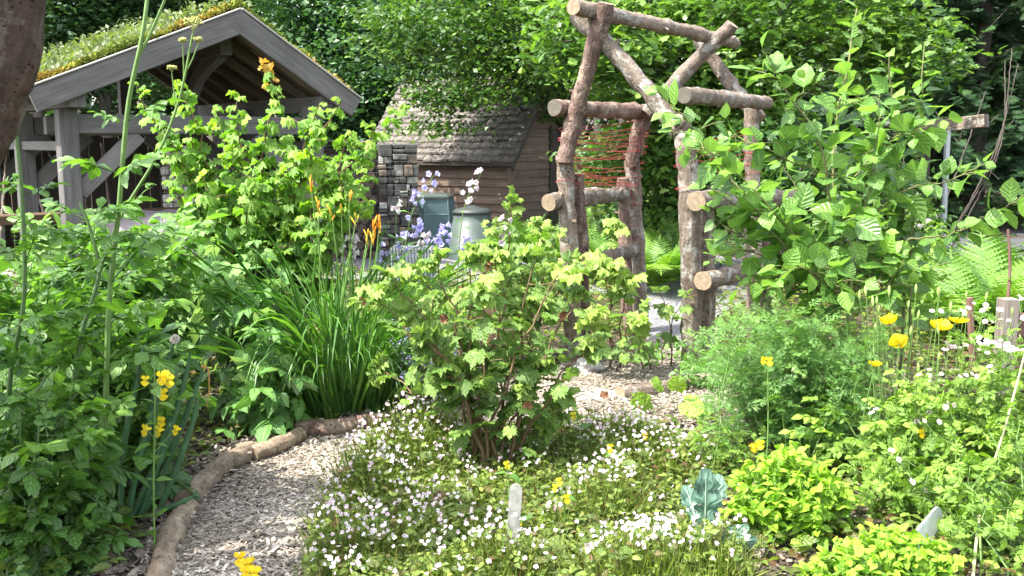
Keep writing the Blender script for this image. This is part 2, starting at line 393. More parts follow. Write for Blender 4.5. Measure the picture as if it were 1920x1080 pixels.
def pinna(n=7):
    V = []; A = []
    for i in range(2*n):
        y = i/(2*n-1); w = .17*(1-y)**.8+.008
        w *= 1.0 if i % 2 == 0 else .35
        V += [(-w, y+.04*(i % 2 == 0), .03), (0, y, 0), (w, y+.04*(i % 2 == 0), .03)]; A += [(1, y), (0, y), (1, y)]
    F = []
    for i in range(2*n-1):
        a = 3*i; F += [(a, a+1, a+4, a+3), (a+1, a+2, a+5, a+4)]
    return Tpl(V, A, F)
def frond(seed, bend):
    g = rng(seed); n = 20; ps = []; PN = pinna()
    def cv(s):
        th = 1.25 - bend*s; return A_(0, s*math.cos(1.25-bend*s*.5), s*math.sin(1.25-bend*s*.5)), th
    for i in range(n):
        s = .14+.85*i/(n-1); p, th = cv(s); L = .27*math.sin(math.pi*min(1, (.18+.82*(i/(n-1)))**.75))+.015
        for sd in (1, -1):
            t = place(PN, (0, 0, 0), -sd*(1.2-.25*i/n), L, -.1+g.normal()*.06); ps.append(xf(t, rot(0, th), p))
    q = [cv(s) for s in np.linspace(0, 1, 9)]
    V = []; F = []
    for p, th in q: V += [tuple(p+A_(-.006, 0, 0)), tuple(p+A_(.006, 0, 0))]
    for i in range(8): F.append((2*i, 2*i+1, 2*i+3, 2*i+2))
    ps.append(Tpl(V, [(0, .5)]*len(V), F)); return compose(ps)
FRO = [frond(0, .8), frond(1, 1.3), frond(2, 1.8), frond(3, .5)]
def strap(bend, tw=.0, n=10, kink=0):
    V = []; A = []; F = []; p = A_(0, 0, 0); th = 0.
    for i in range(n):
        s = i/(n-1); w = .5*min(1, (1-s)**.6*1.1+.02)*(.8+.2*math.sin(3*s))
        V += [(-w, p[1], p[2]+.0), (0, p[1], p[2]-.012), (w, p[1], p[2])]; A += [(1, s), (0, s), (1, s)]
        th += bend*(s**1.5)*2.2/n + (kink if i == int(n*.6) else 0); p = p + A_(0, math.cos(th), -math.sin(th))/(n-1)
    for i in range(n-1):
        a = 3*i; F += [(a, a+1, a+4, a+3), (a+1, a+2, a+5, a+4)]
    return Tpl(V, A, F)
STR = [strap(b, kink=k) for b, k in ((.5, 0), (1.0, 0), (1.7, 0), (2.4, 0), (3.2, 0), (.8, 1.4))]
BLADE = [strap(b, n=5) for b in (.2, .7, 1.3)]

# ------------------------------------------------------------------ flowers (facing +Z, unit radius)
def petals(k, w, notch=.0, cup=.15, y0=.08, seed=0):
    g = rng(seed); ps = []
    for i in range(k):
        V = [(0, y0, 0), (-w*.8, .55, cup*.4), (-w, .85, cup*.9), (0, 1-notch, cup), (w, .85, cup*.9), (w*.8, .55, cup*.4)]
        t = Tpl(V, [(.5, .1), (1, .5), (1, .9), (.5, 1), (1, .9), (1, .5)], [(0, 5, 4, 3, 2, 1)])
        ps.append(place(t, (0, 0, 0), 2*math.pi*i/k+g.normal()*.08, 1+g.normal()*.06, g.normal()*.1))
    return ps
CLAY = [compose(petals(5, .34, .1, c, .05, i)) for i, c in enumerate((.1, .3, -.1))]
FEV = compose(petals(9, .2, 0, .1))
def bell():
    V = []; A = []; F = []; n = 10
    prof = [(.05, 0), (.35, .12), (.5, .45), (.62, .8), (.95, 1.05)]
    for r, z in prof:
        for k in range(n):
            a = 2*math.pi*k/n; last = z > 1; rr = r*(1.12 if (last and k % 2 == 0) else (.82 if last else 1)); zz = z*(1 if not last or k % 2 == 0 else .92)
            V.append((rr*math.cos(a), rr*math.sin(a), zz)); A.append((.5, z))
    for i in range(len(prof)-1):
        for k in range(n): F.append((i*n+k, i*n+(k+1) % n, (i+1)*n+(k+1) % n, (i+1)*n+k))
    V = np.array(V); V[:, 2] -= .0; return Tpl(V, A, F)
BELL = bell()
def cup4(op=.6, seed=0):
    g = rng(seed); ps = []
    for i in range(4):
        V = []; A = []; F = []
        for a in range(4):
            s = a/3
            for b in range(5):
                x = (b-2)/2; w = .75*math.sin(math.pi*(.12+.55*s)); r = math.sin(s*1.45)*(.55+.45*op)
                V.append((x*w, r+.02-.1*x*x*s, s**1.4*.9*(1-op*.55)+.05*g.normal()*s+.12*x*x*s)); A.append((abs(x), s))
        for a in range(3):
            for b in range(4): F.append((a*5+b, a*5+b+1, a*5+b+6, a*5+b+5))
        ps.append(place(Tpl(V, A, F), (0, 0, 0.02*i), i*math.pi/2+g.normal()*.1, 1))
    return compose(ps)
POP = [cup4(.55, 0), cup4(.85, 1), cup4(.3, 2)]
def mim():
    ps = []
    for a, s, pt in ((0, .9, .9), (.75, .75, .7), (-.75, .75, .7), (2.55, .8, .1), (-2.55, .8, .1)):
        V = [(0, .05, 0), (-.3, .5, .05), (-.38, .8, 0), (0, 1, -.05), (.38, .8, 0), (.3, .5, .05)]
        ps.append(place(Tpl(V, [(.5, .05), (1, .5), (1, .9), (.5, 1), (1, .9), (1, .5)], [(0, 5, 4, 3, 2, 1)]), (0, 0, 0), a+math.pi, s, pt*.35))
    n = 7; V = []; A = []; F = []
    for r, z in ((.12, -.9), (.22, -.3), (.3, .08)):
        for k in range(n): V.append((r*math.cos(6.283*k/n), r*math.sin(6.283*k/n), z)); A.append((.5, .0))
    for i in range(2):
        for k in range(n): F.append((i*n+k, i*n+(k+1) % n, (i+1)*n+(k+1) % n, (i+1)*n+k))
    ps.append(Tpl(V, A, F)); return compose(ps)
MIM = mim()
def spindle(n=6):
    V = []; A = []; F = []; prof = [(.02, 0), (.09, .12), (.13, .45), (.11, .75), (.02, 1)]
    for r, y in prof:
        for k in range(n): V.append((r*math.cos(6.283*k/n), y, r*math.sin(6.283*k/n))); A.append((.5, y))
    for i in range(4):
        for k in range(n): F.append((i*n+k, (i+1)*n+k, (i+1)*n+(k+1) % n, i*n+(k+1) % n))
    return Tpl(V, A, F)
SPIN = spindle()
BALL = Tpl(*(lambda V: (V, [(.5, .5)]*len(V), [(0, 2, 4), (0, 4, 3), (0, 3, 5), (0, 5, 2), (1, 4, 2), (1, 3, 4), (1, 5, 3), (1, 2, 5)]))([(0, 0, 1), (0, 0, -1), (1, 0, 0), (-1, 0, 0), (0, 1, 0), (0, -1, 0)]))
ROCK = None

# ------------------------------------------------------------------ plant helpers
def nodes(pts, t0, t1, spacing, phase, g, golden=2.4, opp=False):
    P = np.asarray(pts, float); d = np.linalg.norm(np.diff(P, axis=0), axis=1); L = np.concatenate([[0], np.cumsum(d)]); tot = L[-1]
    n = max(1, int((t1-t0)*tot/spacing)); s = np.linspace(t0*tot, t1*tot, n) + g.normal(0, spacing*.12, n); s = np.clip(s, 0, tot)
    Q = np.stack([np.interp(s, L, P[:, k]) for k in range(3)], 1)
    T = nrm(np.stack([np.interp(s, L, np.gradient(P[:, k])) for k in range(3)], 1))
    ref = np.where(np.abs(T[:, 2:3]) > .85, A_(1, 0, 0)[None], A_(0, 0, 1)[None]); X = nrm(np.cross(ref, T)); Y = np.cross(T, X)
    a = phase + np.arange(n)*golden + g.normal(0, .25, n)
    O = np.cos(a)[:, None]*X + np.sin(a)[:, None]*Y
    if opp:
        Q = np.repeat(Q, 2, 0); T = np.repeat(T, 2, 0); O = np.stack([O, -O], 1).reshape(-1, 3); s = np.repeat(s, 2)
    return Q, T, O, s/max(tot, 1e-6)
def put_leaves(mb, tpls, Q, T, O, size, g, pet=.3, tilt=.4, droop=.25, tint=(.5, .2), jit=.25, mat=0, pmat=None, tt=None, upw=1.0):
    k = len(Q)
    if k == 0: return
    F = nrm(O + T*tilt + A_(0, 0, .1) + g.normal(0, jit, (k, 3)))
    S = size*np.clip(g.normal(1, .2, k), .5, 1.5)
    if tt is not None: S = S*(1 - .3*np.clip((tt-.75)/.25, 0, 1))
    B = Q + F*(S*pet)[:, None]
    F2 = nrm(F + A_(0, 0, -1)*droop + g.normal(0, jit*.6, (k, 3)))
    N = nrm(A_(SUN.x*.35, SUN.y*.35, 1.)*upw + g.normal(0, jit*1.3, (k, 3)))
    ti = np.clip(g.normal(tint[0], tint[1], k), 0, 1)
    if tt is not None: ti = np.clip(ti + .3*(tt-.6), 0, 1)
    w = g.integers(0, len(tpls), k)
    for i, t in enumerate(tpls):
        q = w == i; mb.scatter(t, B[q], F2[q], N[q], S[q], ti[q], mat)
    if pet > .15 and pmat is not None:
        mb.scatter(PET, Q, F, N, np.stack([S*1.2, S*pet, S*1.2], 1), ti, pmat)
def stem_curve(b, t, g, up=.35, n=9, wig=.012):
    b = np.asarray(b, float); t = np.asarray(t, float); d = t-b
    c = b + d*A_(.35, .35, .5) + A_(0, 0, 1)*abs(d[2])*up*.5
    s = np.linspace(0, 1, n)[:, None]; P = (1-s)**2*b + 2*s*(1-s)*c + s*s*t
    w = g.normal(0, wig, P.shape); w[0] = 0; w[-1] = 0; return P + w
def twigs(P, g, n, L, t0=.3, t1=.95, up=.4):
    Q, T, O, s = nodes(P, t0, t1, 1e9, g.uniform(0, 6), g)
    out = []
    for k in range(n):
        s = g.uniform(t0, t1); i = s*(len(P)-1); j = int(i); q = P[j] + (P[min(j+1, len(P)-1)]-P[j])*(i-j)
        a = g.uniform(0, 6.283); d = nrm(A_(math.cos(a), math.sin(a), up+g.normal()*.2)); l = L*g.uniform(.6, 1.3)*(1-.4*s)
        out.append(spline([q, q+d*l*.5+g.normal(0, .01, 3), q+d*l+A_(0, 0, -.08*l)], 5))
    return out
def crown(mb, ells, nclump, per, rc, size, tpls, g, droop=.35, flat=.55, tint=(.45, .2), shell=.4, cut=None):
    w = np.array([e[2] for e in ells], float); w /= w.sum(); out = []
    pick = g.choice(len(ells), nclump, p=w)
    d = nrm(g.normal(0, 1, (nclump, 3))); r = g.uniform(shell**3, 1, nclump)**(1/3)
    C = np.array([ells[i][0] for i in pick]) + d*r[:, None]*np.array([ells[i][1] for i in pick])
    if cut is not None: C = C[cut(C)]
    nc = len(C); ct = np.clip(g.normal(tint[0], tint[1], nc), 0, 1)
    k = nc*per; ci = np.repeat(np.arange(nc), per)
    sz = g.uniform(.6, 1.4, nc)[ci]
    P = C[ci] + g.normal(0, 1, (k, 3))*A_(rc, rc, rc*flat)*sz[:, None]
    a = g.uniform(0, 6.283, k); F = np.stack([np.cos(a), np.sin(a), -droop+g.normal(0, .3, k)], 1)
    N = nrm(A_(0, 0, 1) + g.normal(0, .45, (k, 3))); S = size*g.uniform(.6, 1.3, k); T = np.clip(ct[ci]+g.normal(0, .12, k), 0, 1)
    wv = g.integers(0, len(tpls), k)
    for i, t in enumerate(tpls):
        q = wv == i; mb.scatter(t, P[q], F[q], N[q], S[q], T[q])
    return C
def inpoly(x, y, poly):
    poly = np.asarray(poly)[:, :2]; ins = np.zeros(len(x), bool); j = len(poly)-1
    for i in range(len(poly)):
        xi, yi = poly[i]; xj, yj = poly[j]
        c = ((yi > y) != (yj > y)) & (x < (xj-xi)*(y-yi)/(yj-yi+1e-12)+xi); ins ^= c; j = i
    return ins

# leaf materials ------------------------------------------------------------------
M['l_apple'] = leafmat('apple_leaf', [(.04, .10, .02), (.09, .19, .03), (.16, .29, .045)], .38, .4, .45, 6, back=(.15, .25, .09), spec=.45)
M['l_haz'] = leafmat('hazel_leaf', [(.055, .14, .022), (.12, .245, .032), (.215, .34, .048)], .42, .5, .4, 6)
M['l_cur'] = leafmat('currant_leaf', [(.05, .11, .022), (.11, .2, .035), (.21, .3, .055)], .36, .5, .5, 5, back=(.15, .23, .09))
M['l_lov'] = leafmat('lovage_leaf', [(.035, .095, .022), (.08, .175, .03), (.15, .28, .045)], .36, .35, .3, 5, spec=.5)
M['l_ras'] = leafmat('raspberry_leaf', [(.04, .115, .028), (.08, .19, .042), (.15, .28, .06)], .3, .5, .6, 8, back=(.25, .33, .23))
M['l_str'] = leafmat('strap_leaf', [(.03, .09, .02), (.065, .165, .03), (.13, .26, .045)], .3, .4, .3, 1)
M['l_art'] = leafmat('cut_leaf', [(.06, .15, .035), (.105, .22, .05), (.17, .31, .07)], .3, .5)
M['l_mar'] = leafmat('golden_leaf', [(.09, .2, .015), (.165, .32, .022), (.25, .41, .03)], .36, .5, .25, 4, tcol=(1.15, 1.3, .4))
M['l_cel'] = leafmat('pale_cut_leaf', [(.08, .16, .025), (.15, .26, .035), (.24, .36, .055)], .38, .45, .2, 4)
M['l_fern'] = leafmat('fern_leaf', [(.05, .13, .025), (.11, .22, .035), (.2, .32, .05)], .38, .5)
M['l_gc'] = leafmat('ground_leaf', [(.12, .05, .025), (.07, .12, .022), (.14, .2, .03), (.26, .31, .06)], .35, .45, .2, 4)
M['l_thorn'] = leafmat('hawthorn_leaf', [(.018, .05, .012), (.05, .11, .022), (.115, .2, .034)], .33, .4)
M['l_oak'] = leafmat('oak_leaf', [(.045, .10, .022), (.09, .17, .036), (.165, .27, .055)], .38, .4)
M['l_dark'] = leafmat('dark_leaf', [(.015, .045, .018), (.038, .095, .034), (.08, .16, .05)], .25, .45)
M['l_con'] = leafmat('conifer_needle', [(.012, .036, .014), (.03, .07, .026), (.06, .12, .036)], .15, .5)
M['l_kale'] = leafmat('kale_leaf', [(.035, .085, .06), (.06, .125, .085), (.10, .19, .14)], .2, .55, .5, 6, mott=.4)
M['l_onion'] = plain('onion_leaf', (.055, .13, .055), .35, .25, 12, trans=.12)
M['w_pet'] = leafmat('white_petal', [(.6, .46, .52), (.64, .56, .59), (.66, .63, .64)], .3, .6, mott=.03, tcol=(1, 1, 1))
M['y_pet'] = leafmat('yellow_petal', [(.72, .5, .006), (.78, .6, .01), (.82, .68, .04)], .42, .5, .35, 5, mott=.14, tcol=(1, .95, .6))
M['p_pet'] = leafmat('lilac_petal', [(.40, .36, .68), (.5, .46, .75), (.6, .57, .8)], .35, .6, mott=.08, tcol=(1, 1, 1.1))
M['o_bud'] = leafmat('orange_bud', [(.45, .36, .03), (.75, .33, .015), (.85, .28, .01)], .2, .5, tcol=(1, .9, .6))
M['pod'] = plain('green_pod', (.2, .3, .08), .5)
M['seed'] = plain('seed_head', (.45, .4, .35), .8)
M['grass'] = leafmat('grass_blade', [(.065, .10, .035), (.13, .17, .065), (.27, .26, .16)], .35, .5)
M['moss'] = leafmat('moss', [(.10, .14, .015), (.2, .22, .02), (.34, .2, .04)], .1, .9)
# ------------------------------------------------------------------ setting
def gz(x, y):
    x = np.asarray(x, float); y = np.asarray(y, float)
    return .014*np.sin(1.7*x+.6)*np.cos(1.3*y) + .01*np.sin(3.1*x-2.2*y) + np.clip(y-24, 0, 60)*.09
def sheet(xs, ys, dz, uvs=1.):
    X, Y = np.meshgrid(xs, ys, indexing='ij'); V = np.stack([X, Y, gz(X, Y)+dz], -1).reshape(-1, 3); n, m = len(xs), len(ys)
    i, j = np.meshgrid(np.arange(n-1), np.arange(m-1), indexing='ij')
    return V, np.stack([i*m+j, (i+1)*m+j, (i+1)*m+j+1, i*m+j+1], -1).reshape(-1, 4)
def strip_sheet(L, Rr, dz, nw=8):
    L = np.asarray(L)[:, :2]; Rr = np.asarray(Rr)[:, :2]; s = np.linspace(0, 1, nw)[None, :, None]
    P = L[:, None]*(1-s) + Rr[:, None]*s; n = len(L)
    V = np.concatenate([P, (gz(P[..., 0], P[..., 1])+dz)[..., None]], -1).reshape(-1, 3)
    i, j = np.meshgrid(np.arange(n-1), np.arange(nw-1), indexing='ij')
    return V, np.stack([i*nw+j, i*nw+j+1, (i+1)*nw+j+1, (i+1)*nw+j], -1).reshape(-1, 4)
def soilmat():
    m, nt, p, out = newmat('soil'); c = objco(nt)
    col = ramp(nt, noise(nt, c, 9, 8, .7), [(.018, .012, .008), (.05, .034, .022), (.10, .075, .05)], [.3, .5, .75])
    nt.links.new(col, p.inputs['Base Color']); p.inputs['Roughness'].default_value = .95; bump(nt, noise(nt, c, 30, 6), .8, .03, p); return m
def gravelmat():
    m, nt, p, out = newmat('gravel'); c = objco(nt)
    v = nt.nodes.new('ShaderNodeTexVoronoi'); v.inputs['Scale'].default_value = 55; nt.links.new(c, v.inputs['Vector'])
    col = ramp(nt, v.outputs['Color'], [(.07, .07, .075), (.145, .145, .15), (.23, .228, .228)])
    col = mixc(nt, 1., col, ramp(nt, noise(nt, c, 2, 4), [(.8,)*3, (1.1,)*3], [.35, .65]), 'MULTIPLY')
    nt.links.new(col, p.inputs['Base Color']); p.inputs['Roughness'].default_value = .9; bump(nt, v.outputs['Distance'], .8, .01, p); return m
def chipbase():
    m, nt, p, out = newmat('wood_chip_bed'); c = objco(nt)
    v = nt.nodes.new('ShaderNodeTexVoronoi'); v.inputs['Scale'].default_value = 45; nt.links.new(c, v.inputs['Vector'])
    col = ramp(nt, v.outputs['Color'], [(.08, .065, .045), (.16, .135, .1), (.24, .21, .165)])
    nt.links.new(col, p.inputs['Base Color']); p.inputs['Roughness'].default_value = .95; bump(nt, v.outputs['Distance'], .9, .01, p); return m
xs = np.concatenate([np.linspace(-90, -8, 16)[:-1], np.linspace(-8, 8, 90), np.linspace(8, 90, 16)[1:]])
ys = np.concatenate([np.linspace(-12, 2, 8)[:-1], np.linspace(2, 16, 90), np.linspace(16, 120, 40)[1:]])
mb = MB(); V, f = sheet(xs, ys, 0); mb.add(V, [f], (0, 0, 0))
tag(mb.build('ground', soilmat()), 'dark garden soil between the beds', 'ground', kind='structure')
# wood chip path: left edge follows the edging log, then it turns behind the currant towards the arch
pl = [gp(250, 1300), gp(318, 1080), gp(345, 985), gp(400, 900), gp(470, 850), gp(560, 815), gp(700, 785), gp(860, 735), gp(1000, 700), gp(1090, 675), gp(1190, 650), gp(1235, 640)]
pr = [gp(640, 1300), gp(640, 1080), gp(655, 985), gp(690, 900), gp(740, 870), gp(800, 840), gp(900, 820), gp(1020, 815), gp(1180, 800), gp(1300, 790), gp(1370, 720), gp(1330, 650)]
PL = spline(pl, 60); PR = spline(pr, 60); PL[:, 2] = 0; PR[:, 2] = 0
mb = MB(); V, f = strip_sheet(PL, PR, .012, 10); mb.add(V, [f], (0, 0, 0))
tag(mb.build('wood_chip_path', chipbase()), 'pale wood chip path curving past the currant bush', 'path', kind='structure')
PATHPOLY = np.vstack([PL, PR[::-1]])
g = rng(5)
# loose chips
k = 62000; s = g.uniform(0, 1, k)**1.25; i = s*59; i0 = np.minimum(i.astype(int), 58); fr = (i-i0)[:, None]
w = g.uniform(-.02, 1.03, k)[:, None]
P = (PL[i0]*(1-fr)+PL[i0+1]*fr)*(1-w) + (PR[i0]*(1-fr)+PR[i0+1]*fr)*w
P[:, 2] = gz(P[:, 0], P[:, 1]) + .016 + np.abs(g.normal(0, .006, k))
CH_ = Tpl([(-.5, 0, 0), (.5, .05, 0), (.42, 1, .05), (-.4, .93, 0), (-.5, 0, -.12), (.5, .05, -.12), (.42, 1, -.1), (-.4, .93, -.12)], [(0, 0), (1, 0), (1, 1), (0, 1)]*2,
          [(0, 1, 2, 3), (0, 4, 5, 1), (1, 5, 6, 2), (2, 6, 7, 3), (3, 7, 4, 0)])
a = g.uniform(0, 6.283, k); F = np.stack([np.cos(a), np.sin(a), g.normal(0, .22, k)], 1); N = nrm(A_(0, 0, 1)+g.normal(0, .3, (k, 3)))
L = g.gamma(5, .0036, k)+.005; S = np.stack([L*g.uniform(.2, .5, k), L, L*.4], 1)
pat = .5+.5*np.sin(P[:, 0]*5+2*np.sin(P[:, 1]*3.1))*np.cos(P[:, 1]*4.3-P[:, 0]*2); mb = MB(); mb.scatter(CH_, P, F, N, S, np.clip(g.beta(3.2, 2.2, k)*(.72+.4*pat), 0, 1))
cm, nt, p, out = newmat('wood_chip'); u, v, t = lc(nt)
col = ramp(nt, t, [(.045, .035, .026), (.15, .12, .092), (.265, .225, .178), (.385, .34, .285), (.51, .475, .415)], [0, .3, .55, .8, 1])
col = mixc(nt, 1., col, ramp(nt, noise(nt, objco(nt), 90, 3), [(.75,)*3, (1.15,)*3], [.35, .65]), 'MULTIPLY')
nt.links.new(col, p.inputs['Base Color']); p.inputs['Roughness'].default_value = .9
tag(mb.build('wood_chips', cm, smooth=False), 'loose pale wood chips scattered over the path', 'wood chips', kind='stuff')
# gravel yard and the gravel way through the arch
gl = [gp(1215, 648), gp(1205, 600), gp(1195, 560), (0.9, 10.2, 0), (-.8, 11.1, 0), (-8, 11.3, 0)]
gr_ = [gp(1340, 650), gp(1335, 600), gp(1400, 560), (2.9, 10.9, 0), (2.6, 14, 0), (-3, 16.5, 0)]
GL = spline(gl, 40); GR = spline(gr_, 40); mb = MB(); V, f = strip_sheet(GL, GR, .008, 12); mb.add(V, [f], (0, 0, 0))
gm = gravelmat(); tag(mb.build('gravel_path', gm), 'grey gravel path running through the log arch to the yard', 'path', kind='structure')
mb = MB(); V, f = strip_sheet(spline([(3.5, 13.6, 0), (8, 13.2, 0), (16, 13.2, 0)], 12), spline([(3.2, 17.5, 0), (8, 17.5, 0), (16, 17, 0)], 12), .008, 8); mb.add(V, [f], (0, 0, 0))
tag(mb.build('service_road', plain('shade_toned_track', (.06, .062, .068), .85, .3, 12)), 'grey track at the foot of the dark trees', 'road', kind='structure')  # tree shade over the track is put into this dark base colour

# ------------------------------------------------------------------ log edging
g = rng(7)
def log(name, pts, r0, r1, root, seed, mats=None, noise_=.07, sides=18, kn=3, ends=True):
    P = spline(pts, max(6, int(sum(np.linalg.norm(np.diff(np.array([np.asarray(p, float) for p in pts]), axis=0), axis=1))/.05)))
    P = P + g.normal(0, .0035, P.shape); n = len(P); r = np.linspace(r0, r1, n)*(1+g.normal(0, .022, n))
    for _ in range(kn):
        c = g.uniform(0, n); r = r*(1+.11*np.exp(-((np.arange(n)-c)/1.6)**2))
    mb = MB(); tube(mb, P, r, None, sides, 0, 1, seed, noise_*.5, g)
    # branch stubs left after trimming
    for _ in range(kn):
        i = g.integers(1, n-1); d = nrm(g.normal(0, 1, 3)); T = nrm(P[min(i+1, n-1)]-P[i-1]); d = nrm(d-T*np.dot(d, T)+T*.4)
        tube(mb, [P[i]+d*r0*.6, P[i]+d*(r0+.012+g.uniform(0, .02))], r0*.26, r0*.2, 8, 0, 1, seed)
    return mb.build(name, mats or [M['bark'], M['cut']], root, origin=P[0] if root is None else None)
e = [gp(292, 1180, .03), gp(302, 1080, .03), gp(322, 1010, .03), gp(352, 952, .035)]
tag(log('edging_log', e, .044, .047, None, .1, [M['edging'], M['cut']]), 'thick bark covered edging log nearest the camera, beside the onion stems', 'log', 'logs edging the left bed')
e = [gp(474, 852, .03), gp(520, 836, .032), gp(562, 815, .03)]
tag(log('edging_log', e, .04, .043, None, .25, [M['edging'], M['cut']], kn=1), 'short edging log between the long curved one and the shaded reddish one', 'log', 'logs edging the left bed')
e = [gp(349, 938, .038), gp(395, 892, .038), gp(430, 866, .036), gp(472, 843, .036)]
tag(log('edging_log', e, .05, .044, None, .45, [M['edging'], M['cut']]), 'curved edging log with peeling brown bark in the middle of the path edge', 'log', 'logs edging the left bed')
e = [gp(556, 806, .03), gp(640, 800, .035), gp(735, 786, .03)]
tag(log('edging_log', e, .046, .042, None, .8, [M['bark_red'], M['cut']]), 'reddish edging log shaded below the strap leaf clump', 'log', 'logs edging the left bed')
tag(log('fallen_log', [gp(1160, 742, .04), gp(1210, 735, .04), gp(1285, 722, .04)], .05, .045, None, .6), 'short pale log lying on the wood chips behind the currant', 'log')
# chips and soil heaped against the logs
q = spline([gp(300, 1080), gp(345, 955), gp(405, 885), gp(470, 848), gp(550, 815), gp(720, 788)], 80); k = 2600; i = g.integers(0, 79, k); T_ = nrm(q[i+1]-q[i]); Sd = np.stack([T_[:, 1], -T_[:, 0], 0*T_[:, 0]], 1); o = g.choice([-1, 1], k)*np.abs(g.normal(.058, .016, k))
P = q[i]+Sd*o[:, None]+T_*g.uniform(0, .03, (k, 1)); P[:, 2] = .012+g.uniform(0, .05, k)*(.5+.5*np.sin(i*.7)); a = g.uniform(0, 6.283, k); L = g.gamma(4, .005, k)+.006
mb = MB(); mb.scatter(CH_, P, np.stack([np.cos(a), np.sin(a), g.normal(0, .4, k)], 1), A_(0, 0, 1)+g.normal(0, .4, (k, 3)), np.stack([L*g.uniform(.3, .6, k), L, L*.4], 1), g.beta(2, 2.4, k)*.9)
tag(mb.build('chip_debris', cm, smooth=False), 'wood chips heaped against the edging logs', 'wood chips', kind='stuff')
def rock(name, c, r, label, seed, col):
    g2 = rng(seed); import bmesh
    bm = bmesh.new(); bmesh.ops.create_icosphere(bm, subdivisions=3, radius=1)
    ph = g2.uniform(0, 6, 9)
    for v in bm.verts:
        x, y, z = v.co; k = 1+.16*math.sin(3*x+ph[0])*math.cos(2.5*y+ph[1])+.1*math.sin(5*z+ph[2]+3*x)+g2.normal()*.02
        v.co = Vector((x*k*r[0], y*k*r[1], max(z*k, -.6)*r[2]))
    me = bpy.data.meshes.new(name); bm.to_mesh(me); bm.free(); me.materials.append(plain(name+'_face', col, .9, .3, 25))
    o = bpy.data.objects.new(name, me); sc.collection.objects.link(o); o.location = c; return tag(o, label, 'stone')
rock('stone', gp(1135, 745, .03), (.075, .06, .05), 'pale rounded stone on the wood chips beside the short log', 3, (.38, .34, .28))
rock('stone', gp(1105, 688, .03), (.11, .08, .06), 'grey stone at the back of the chip path below the left arch posts', 4, (.30, .29, .28))
rock('stone', gp(1320, 715, .03), (.09, .07, .05), 'small brown stone on the chips beside the feathery plant', 5, (.25, .2, .16))

# ------------------------------------------------------------------ log arch
arch = thing('log_arch', 'rustic garden arch of bark covered logs laced with red twine', 'arch', gp(1260, 640))
g = rng(11)
def dn(u, v, Y): p = at(u, v, Y); p[2] = -.08; return p
log('post', [dn(1078, 640, 7.1), at(1070, 520, 7.1), at(1057, 290, 7.1)], 0.0632, 0.0595, arch, .12)
log('post', [dn(1098, 640, 7.22), at(1092, 480, 7.22), at(1083, 325, 7.22)], 0.0465, 0.0418, arch, .33, [M['bark_red'], M['cut']])
log('post', [dn(1203, 640, 8.2), at(1196, 480, 8.2), at(1185, 300, 8.2)], 0.0614, 0.0558, arch, .52)
log('post', [dn(1176, 640, 8.08), at(1173, 480, 8.08), at(1168, 335, 8.08)], 0.0502, 0.0446, arch, .22, [M['bark_red'], M['cut']])
log('post', [dn(1300, 640, 6.6), at(1294, 430, 6.6), at(1286, 280, 6.6), at(1268, 225, 6.6)], 0.0670, 0.0614, arch, .71)
log('post', [dn(1331, 640, 6.74), at(1327, 520, 6.74), at(1323, 393, 6.74)], 0.0521, 0.0484, arch, .91)
log('post', [dn(1415, 640, 7.75), at(1412, 400, 7.75), at(1408, 195, 7.75)], 0.0614, 0.0558, arch, .37)
log('post', [dn(1438, 640, 7.85), at(1438, 520, 7.85), at(1432, 390, 7.85)], 0.0465, 0.0428, arch, .63, [M['bark_red'], M['cut']])
log('rafter', [at(1058, 305, 7.02), at(1085, 190, 7.0), at(1137, 6, 6.82)], 0.0586, 0.0521, arch, .15, [M['bark_red'], M['cut']])
log('rafter', [at(1272, 245, 6.68), at(1180, 130, 6.86), at(1080, 22, 7.0)], 0.0614, 0.0539, arch, .42)
log('rafter', [at(1186, 312, 8.1), at(1194, 258, 8.08), at(1216, 200, 8.04)], 0.0558, 0.0512, arch, .2, [M['bark_red'], M['cut']])
log('rafter', [at(1212, 215, 7.95), at(1290, 130, 7.9), at(1374, 46, 7.75)], 0.0539, 0.0521, arch, .55)
log('rafter', [at(1424, 225, 7.8), at(1350, 130, 8.02), at(1294, 52, 8.1)], 0.0539, 0.0465, arch, .84)
log('ridge_log', [at(1074, 13, 6.72), at(1230, 45, 7.4), at(1378, 80, 8.1)], 0.0521, 0.0465, arch, .27)
log('rail', [at(1040, 202, 6.98), at(1212, 210, 8.12)], 0.0577, 0.0558, arch, .68, [M['bark_red'], M['dullcut']])
log('rail', [at(1030, 379, 6.96), at(1170, 362, 8.12)], 0.0595, 0.0558, arch, .49)
log('rail', [at(1092, 497, 7.05), at(1190, 468, 8.15)], 0.0558, 0.0512, arch, .3)
log('rail', [at(1282, 178, 6.5), at(1437, 193, 7.7)], 0.0539, 0.0502, arch, .77, [M['bark'], M['dullcut']])
log('rail', [at(1303, 376, 6.46), at(1490, 371, 7.7)], 0.0651, 0.0577, arch, .05)
log('rail', [at(1318, 528, 6.46), at(1470, 492, 7.7)], 0.0614, 0.0558, arch, .95)
